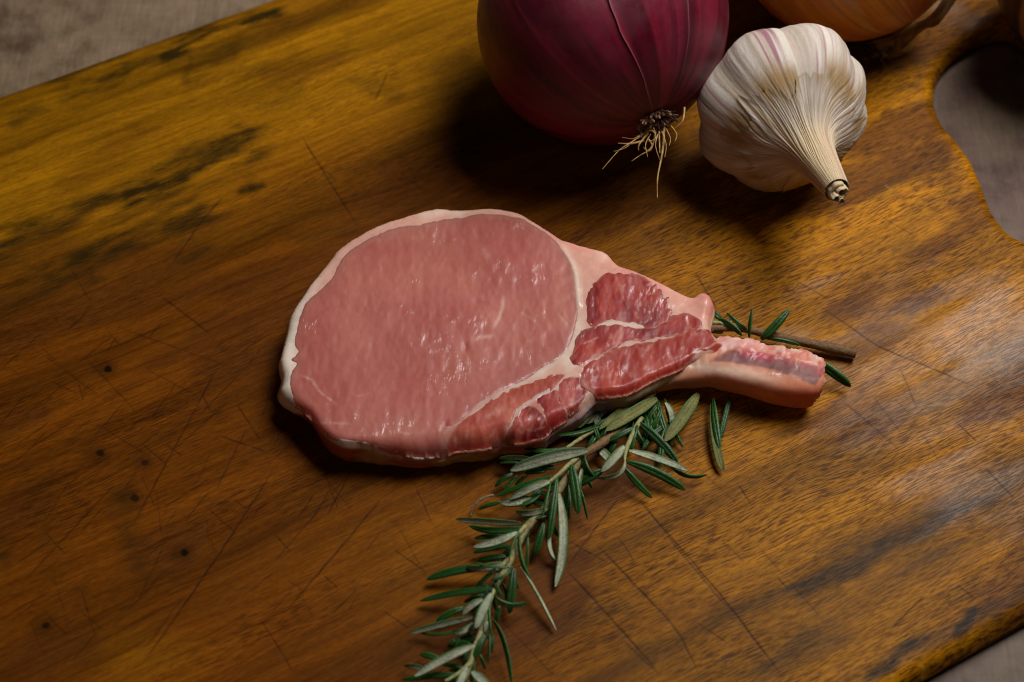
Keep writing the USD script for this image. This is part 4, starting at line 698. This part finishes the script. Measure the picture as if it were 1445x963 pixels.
# ------------------------------------------------------------------ rosemary
PROFILE = np.array([(-1, -.10), (-.78, .20), (-.42, .30), (-.10, .24), (0, .13), (.10, .24), (.42, .30), (.78, .20), (1, -.10), (.97, -.28), (.80, -.36), (.70, -.28), (.33, -.20), (.07, -.19), (0, -.24), (-.07, -.19), (-.33, -.20), (-.70, -.28), (-.80, -.36), (-.97, -.28)])
def leaf_mesh(base, mid, tip, wpx, roll, seed, pale, young):
    r = np.random.default_rng(seed)
    n = 16; t = np.linspace(0, 1, n)[:, None]
    ctrl = 2 * mid - .5 * (base + tip)
    c = (1 - t) ** 2 * base + 2 * t * (1 - t) * ctrl + t * t * tip
    T = unit(np.gradient(c, axis=0)); toC = unit(CAM - c); S = unit(np.cross(T, toC)); N = np.cross(S, T)
    ph = math.radians(roll) + np.radians(r.normal(0, 6)) + np.linspace(0, math.radians(r.normal(0, 14)), n)[:, None]
    Nn, Ss = N * np.cos(ph) + S * np.sin(ph), S * np.cos(ph) - N * np.sin(ph)
    dep = np.linalg.norm(CAM - c[n // 2]); W = wpx / FPX * dep * .5
    tt = t[:, 0]; w = W * (.35 + .65 * np.clip(tt / .3, 0, 1) ** .7) * np.sqrt(np.clip(1 - np.clip((tt - .55) / .455, 0, 1) ** 2.4, 0, 1)); w = np.maximum(w, W * .06)
    pr = PROFILE
    v = c[:, None] + (w[:, None] * pr[None, :, 0])[..., None] * Ss[:, None] + (np.maximum(w, W * .2)[:, None] * pr[None, :, 1])[..., None] * Nn[:, None] * (1.0 if wpx > 7 else 1.5)
    m = len(pr); v = v.reshape(-1, 3); f = grid_faces(n, m)
    k = np.arange(m); kk = (k + 1) % m; v = np.vstack([v, c[0], c[-1]]); e = (n - 1) * m
    f = np.vstack([f, np.stack([np.full(m, n * m), kk, k], 1), np.stack([np.full(m, n * m + 1), e + k, e + kk], 1)])
    g1, g2 = np.array([0.013, 0.060, 0.011]), np.array([0.026, 0.092, 0.014])
    green = (g1 + (g2 - g1) * r.random()) * (1.45 if young else 1) * r.uniform(.75, 1.15); edge = np.array([.05, .13, .025]) * r.uniform(.8, 1.2)
    felt = np.array([[.42, .45, .33], [.19, .19, .06]][1 if pale == 2 else 0]) * r.uniform(.85, 1.1); rib = np.array([.36, .38, .20]) if pale != 2 else np.array([.09, .075, .025])
    pc = np.array([edge, green, green, green * .8, green * .6, green * .8, green, green, edge, edge, edge * .9, felt * .7, felt, felt * .9, rib, felt * .9, felt, felt * .7, edge * .9, edge])
    pf = np.array([0, 0, 0, 0, 0, 0, 0, 0, 0, .2, .4, 1, 1, 1, .6, 1, 1, 1, .4, .2])
    col = np.tile(pc, (n, 1)); col = np.vstack([col, green, edge]); fl = np.r_[np.tile(pf, n), 0, 0]
    spots = sstep(.62, .72, fbm(v * 900, 2, seed % 50)); col = mixc(col, [.16, .10, .04], .5 * spots * fl)
    return (v, outward(v, f)), col, fl
def build_rosemary():
    t = thing('rosemary_sprig', 'fresh rosemary sprig with a woody stem, running from under the chop', 'rosemary')
    def stem(name, pts, radii, c0, c1, label=None):
        p = spline(np.array(pts, float), 7); r = spline(np.array([[x, 0] for x in radii]), 7)[:, 0] / (1250 if name == 'shoot' else 1000)
        s = P(p[:, 0], p[:, 1], p[:, 2] / 1000); r = r * (1 + .18 * (noise(np.c_[s * 350], 5) - .5) * 2)
        v, f = sweep(s, r, 12); v = v + (.0003 * (fbm(v * 600, 3, 5) - .5))[:, None]
        u = np.r_[np.repeat(np.linspace(0, 1, len(s)), 12), 0, 1]; cc = mixc(np.tile(c0, (len(v), 1)), c1, u)
        obj(name, (v, f), M_STEM, t, color=cc, label=label)
    wood, ygreen = [.17, .095, .035], [.24, .23, .085]
    stem('woody_stem', [(1208, 499, 3.0), (1180, 493, 3.2), (1129, 482, 4.0), (1088, 473, 4.5), (1035, 463, 5), (990, 470, 5), (950, 510, 5), (920, 555, 4.5), (880, 600, 5), (850, 625, 6), (823, 642, 7)], [2.0, 1.9, 1.5, 1.35, 1.3, 1.4, 1.5, 1.5, 1.4, 1.4, 1.3], [.14, .075, .03], wood, 'brown woody lower stem with a cut end')
    stem('stem', [(823, 642, 7), (805, 668, 7), (788, 692, 7), (765, 722, 7), (741, 748, 7), (723, 786, 7), (707, 815, 7), (692, 842, 7), (679, 890, 7), (667, 925, 7), (652, 968, 7), (642, 1000, 7)], [1.3, 1.5, 1.5, 1.3, 1.3, 1.2, 1.15, 1.1, 1.0, 1.0, .9, .8], [.20, .15, .06], [.26, .25, .10])
    for pts, r in [([(828, 636, 8), (801, 658, 10), (788, 670, 11), (774, 681, 11)], [1.0, .95, .85, .6]), ([(905, 590, 5), (893, 612, 7), (884, 634, 8), (881, 652, 8)], [1.1, 1.0, .9, .6]), ([(836, 608, 6), (815, 622, 7), (799, 633, 7)], [.9, .8, .6]), ([(742, 742, 8), (734, 751, 9), (728, 758, 9)], [1, .8, .5]), ([(717, 790, 8), (709, 798, 9), (700, 805, 9)], [.9, .8, .5]), ([(700, 826, 8), (696, 836, 9), (692, 848, 10)], [.8, .8, .5]), ([(664, 936, 8), (648, 950, 9), (628, 962, 9)], [.9, .8, .6]), ([(998, 457, 6), (1016, 456, 6.5), (1036, 465, 5.5)], [.8, .8, .7])]:
        stem('shoot', pts, r, ygreen, [.28, .31, .12])
    TOP, UND, EDG = 0, 180, 70
    L = [  # base, tip, mid (or None), width px, roll, height of base and tip mm, kind of underside, young
        ((829, 636), (720.5, 664), (775, 646), 19, 170, 11, 9, 1), ((800, 631), (730, 629), (766, 636), 8, 40, 8, 7, 1), ((752, 648), (704, 647), None, 9, 150, 7, 6, 1), ((735, 654), (705, 654), None, 5, 30, 6, 5, 1), ((840, 603), (784, 614), (812, 611), 8, 60, 7, 8, 1),
        ((779, 672), (699, 701), (740, 684), 8, 30, 10, 5, 1), ((776, 680), (720, 704), (752, 688), 12, 185, 12, 9, 1), ((750, 703), (707, 709), (728, 708), 14, 200, 8, 6, 1), ((763, 695), (724, 713), (746, 708), 8, 50, 8, 7, 1), ((724, 668), (698, 687), None, 8, 20, 5, 3, 1), ((731, 671), (710, 694), None, 7, 50, 5, 3, 1), ((744, 671), (726, 687), None, 6, 40, 5, 3, 1),
        ((708, 709), (675, 719), None, 6, 20, 5, 2, 1), ((773, 718), (728, 722), (748, 724), 10, 160, 9, 7, 1), ((771, 728), (736, 729.5), (752, 732), 5, 40, 8, 6, 1), ((777, 680), (765, 730), None, 5, 60, 12, 11, 1, 1), ((786, 675), (774, 762), (780, 722), 10, 10, 12, 8, 1), ((783, 708), (784, 790), (774, 760), 9, 150, 8, 3, 1), ((789, 697), (784, 828), (795, 765), 14, 178, 8, 2.5, 1),
        ((806, 656), (816, 726), (812, 690), 14, 15, 11, 8, 1), ((819, 690), (829, 734), None, 5, 50, 7, 3, 1), ((823, 643), (839, 674), (828, 662), 9, 20, 9, 6, 1), ((815, 702), (822, 660), None, 7, 150, 6, 7, 1), ((803, 690), (803, 734), None, 6, 20, 4, 2, 1), ((770, 665), (740, 668), None, 9, 10, 7, 5, 1), ((765, 690), (742, 716), None, 10, 0, 6, 4, 1), ((785, 660), (755, 664), None, 8, 20, 8, 6, 1),
        ((927, 563), (855, 608), (893, 583), 17, 172, 6, 8, 2), ((900, 566), (846, 606), (872, 584), 11, 190, 5, 6, 2), ((900, 596), (957, 655), (930, 622), 13, 5, 6, 3, 1), ((888, 636), (970, 664), (930, 648), 11, 175, 9, 6, 1), ((885, 652), (967, 692), (928, 668), 13, 10, 8, 3, 1), ((945, 657), (998, 670), (970, 672), 8, 30, 4, 2, 1), ((880, 660), (920, 703), (898, 681), 9, 20, 8, 2.5, 1),
        ((881, 630), (849, 665), (866, 647), 14, 175, 10, 9, 1), ((882, 650), (842, 675), (872, 669), 8, 150, 9, 7, 1), ((850, 664), (816, 685), None, 14, 10, 7, 4, 1), ((895, 603), (857, 623), (876, 613), 9, 20, 7, 6, 1), ((899, 600), (889, 634), None, 8, 30, 7, 6, 1), ((928, 565), (949, 629), (936, 600), 9, 10, 4, 2, 1), ((938, 563), (964, 632), (948, 600), 7, 20, 4, 2, 1), ((985, 556), (938, 623), (964, 588), 18, 176, 5, 6, 2),
        ((1006, 562), (1016, 634), (1010, 600), 10, 20, 5, 4, 1), ((1004, 570), (1021, 665), (1011, 630), 12, 178, 4, 2, 2), ((1030, 560), (1016, 622), None, 8, 0, 4, 2, 1), ((850, 566), (816, 604), None, 11, 175, 5, 5, 2), ((838, 582), (846, 604), None, 12, 185, 4, 3, 1), ((846, 635), (862, 652), None, 13, 180, 4, 3, 1), ((860, 590), (835, 612), None, 9, 0, 4, 3, 1), ((838, 600), (846, 628), None, 7, 10, 5, 3, 1), ((870, 620), (860, 640), None, 8, 10, 4, 3, 1),
        ((1014, 451), (1047, 474), (1030, 459), 9, 10, 7, 6, 1), ((1026, 442), (1054, 465), (1041, 456), 6, 15, 8, 6, 1), ((1061.5, 437), (1057, 477), (1058, 458), 6, 30, 12, 6, 1), ((1074, 479), (1114, 437), (1092, 462), 12, 10, 6, 12, 1), ((1080, 478), (1130, 488), None, 6, 20, 5, 4, 1), ((1150, 508), (1200, 546), (1178, 528), 15, 5, 7, 3, 1), ((1000, 438), (1018, 452), None, 9, 0, 4, 4, 1), ((1002, 468), (1020, 470), None, 8, 0, 4, 4, 1),
        ((735, 738), (643, 733), (689, 736), 10, 150, 10, 6, 1), ((742, 743), (662, 742), (701, 749), 10, 10, 8, 4, 1), ((730, 751), (668, 771.5), (702, 764), 12, 182, 10, 6, 1), ((712, 757), (669, 760), None, 8, 10, 4, 2.5, 1), ((712, 772), (668, 780), None, 8, 10, 4, 2.5, 1), ((716, 785), (676, 791), None, 9, 20, 5, 3, 1), ((709, 794), (658, 801), (682, 801), 12, 160, 9, 7, 1), ((724, 800), (670, 793.5), (697, 800), 5, 50, 11, 11, 1, 1), ((702, 799), (602, 818), (645, 805), 13, 20, 7, 3, 1), ((699, 804), (670, 831), None, 7, 30, 6, 3, 1),
        ((697, 831), (593, 848), (645, 836), 11, 25, 9, 3, 1), ((721, 803), (691, 818), (708, 815), 5, 60, 11, 10, 1, 1), ((733, 752), (750, 820), (735, 788), 7, 20, 11, 6, 1), ((734, 800), (785, 890), (755, 833), 8, 110, 8, 2, 1), ((745, 758), (743, 804), None, 5, 20, 7, 4, 1), ((767, 738), (754, 784), (761, 762), 11, 5, 8, 4, 1), ((725, 802), (719, 866), (722, 835), 12, 5, 9, 4, 1), ((732, 750), (718, 797), (722, 772), 4, 50, 12, 10, 1, 1), ((704, 803), (711, 843), (700, 826), 6, 30, 10, 8, 1),
        ((698, 842), (745, 850), (719, 854), 7, 20, 9, 5, 1), ((681, 846), (653, 868), (664, 855), 11, 150, 8, 6, 1), ((693, 838), (671, 887), (680, 864), 14, 176, 12, 10, 1), ((667, 871), (577, 894), (623, 881), 10, 150, 8, 3, 1), ((655, 887), (593, 893), (622, 895), 5, 40, 6, 2.5, 1), ((667, 879), (638, 891), (654, 890), 9, 165, 7, 6, 1), ((655, 858), (615, 879), (634, 866), 10, 10, 5, 3, 1), ((691, 847), (694, 898), (690, 872), 5, 40, 11, 9, 1, 1), ((687, 877), (685, 894), None, 7, 175, 8, 7, 1),
        ((691, 892), (689.5, 937), None, 4, 30, 6, 4, 1), ((696, 895), (694, 922), None, 5, 10, 4, 3, 1), ((684, 895), (668, 933), None, 9, 15, 9, 7, 1), ((695, 875), (722, 968), (712, 910), 9, 60, 9, 3, 1), ((670, 911), (585, 954.5), (630, 928), 13, 172, 11, 8, 1), ((622, 933), (593, 924), (608, 926), 9, 10, 5, 3, 1), ((600, 944), (570, 940), None, 8, 140, 4, 2.5, 1), ((645, 952), (568, 960), (606, 954), 9, 15, 6, 2.5, 1), ((655, 943), (624, 938), None, 7, 20, 6, 4, 1), ((676, 923), (685, 945), None, 5, 20, 7, 4, 1),
        ((666, 948), (694, 975), None, 13, 178, 8, 6, 1), ((659, 942), (641, 985), None, 12, 178, 10, 9, 1), ((650, 895), (641, 919), None, 5, 20, 5, 3, 1), ((645, 902), (632, 913), None, 6, 20, 4, 3, 1), ((667, 882), (660, 896), None, 6, 10, 7, 6, 1), ((705, 855), (699, 880), None, 8, 5, 6, 3, 1), ((659, 917), (653, 939), None, 5, 20, 6, 4, 1), ((690, 900), (672, 900), None, 8, 0, 4, 3, 1), ((655, 850), (690, 840), None, 7, 0, 4, 4, 1), ((648, 965), (610, 990), None, 9, 20, 8, 5, 1), ((655, 958), (676, 1000), None, 9, 10, 8, 5, 1)]
    main = spline(np.array([(823, 642), (805, 668), (788, 692), (765, 722), (741, 748), (723, 786), (707, 815), (692, 842), (679, 890), (667, 925), (652, 968)], float), 6); rr = np.random.default_rng(44)
    for i in range(34):
        u = rr.uniform(.02, .97); p = main[int(u * (len(main) - 1))]; th = math.radians(rr.choice([205, 190, 172, 232, 262, 290]) + rr.normal(0, 10)); ln = rr.uniform(24, 50); d = np.array([math.cos(th), -math.sin(th)])
        L.append((tuple(p + d * 3), tuple(p + d * ln), tuple(p + d * ln * .5 + np.array([d[1], -d[0]]) * rr.normal(0, 3)), rr.uniform(6, 9), rr.choice([10, 30, 60, 150]), rr.uniform(4, 7), rr.uniform(2, 4), 1))
    for i in range(20):
        p = np.array([rr.uniform(845, 945), rr.uniform(568, 604)]); th = math.radians(rr.choice([225, 250, 285, 305, 200]) + rr.normal(0, 12)); ln = rr.uniform(28, 58); d = np.array([math.cos(th), -math.sin(th)])
        L.append((tuple(p), tuple(p + d * ln), tuple(p + d * ln * .5 + np.array([d[1], -d[0]]) * rr.normal(0, 3)), rr.uniform(7, 10), rr.choice([10, 20, 40, 160]), rr.uniform(2.5, 5), rr.uniform(1.8, 3.5), 1))
    for k, e in enumerate(L):
        b, tp, m, w, roll, zb, zt, pale = e[:8]; young = len(e) > 8
        B, T_ = P(*b, zb / 1000), P(*tp, zt / 1000)
        Mp = P(*m, (zb * .5 + zt * .5 + .8) / 1000) if m else .5 * (B + T_) + np.array([0, 0, .0008])
        vf, col, fl = leaf_mesh(B, Mp, T_, w, roll, 1000 + k, pale, young)
        obj('leaf', vf, M_LEAF, t, color=col, felt=fl)
    s = spline(P(*np.array([(696, 699), (684, 702), (672, 710), (666, 720), (664, 729)], float).T, np.array([3, 4, 4, 3, 2]) / 1000), 5)
    v, f = sweep(s, np.linspace(.0005, .0003, len(s)), 6); obj('withered_leaf', (v, f), M_STEM, t, color=np.tile([.15, .115, .08], (len(v), 1)), label='curled grey dried leaf')
build_rosemary()
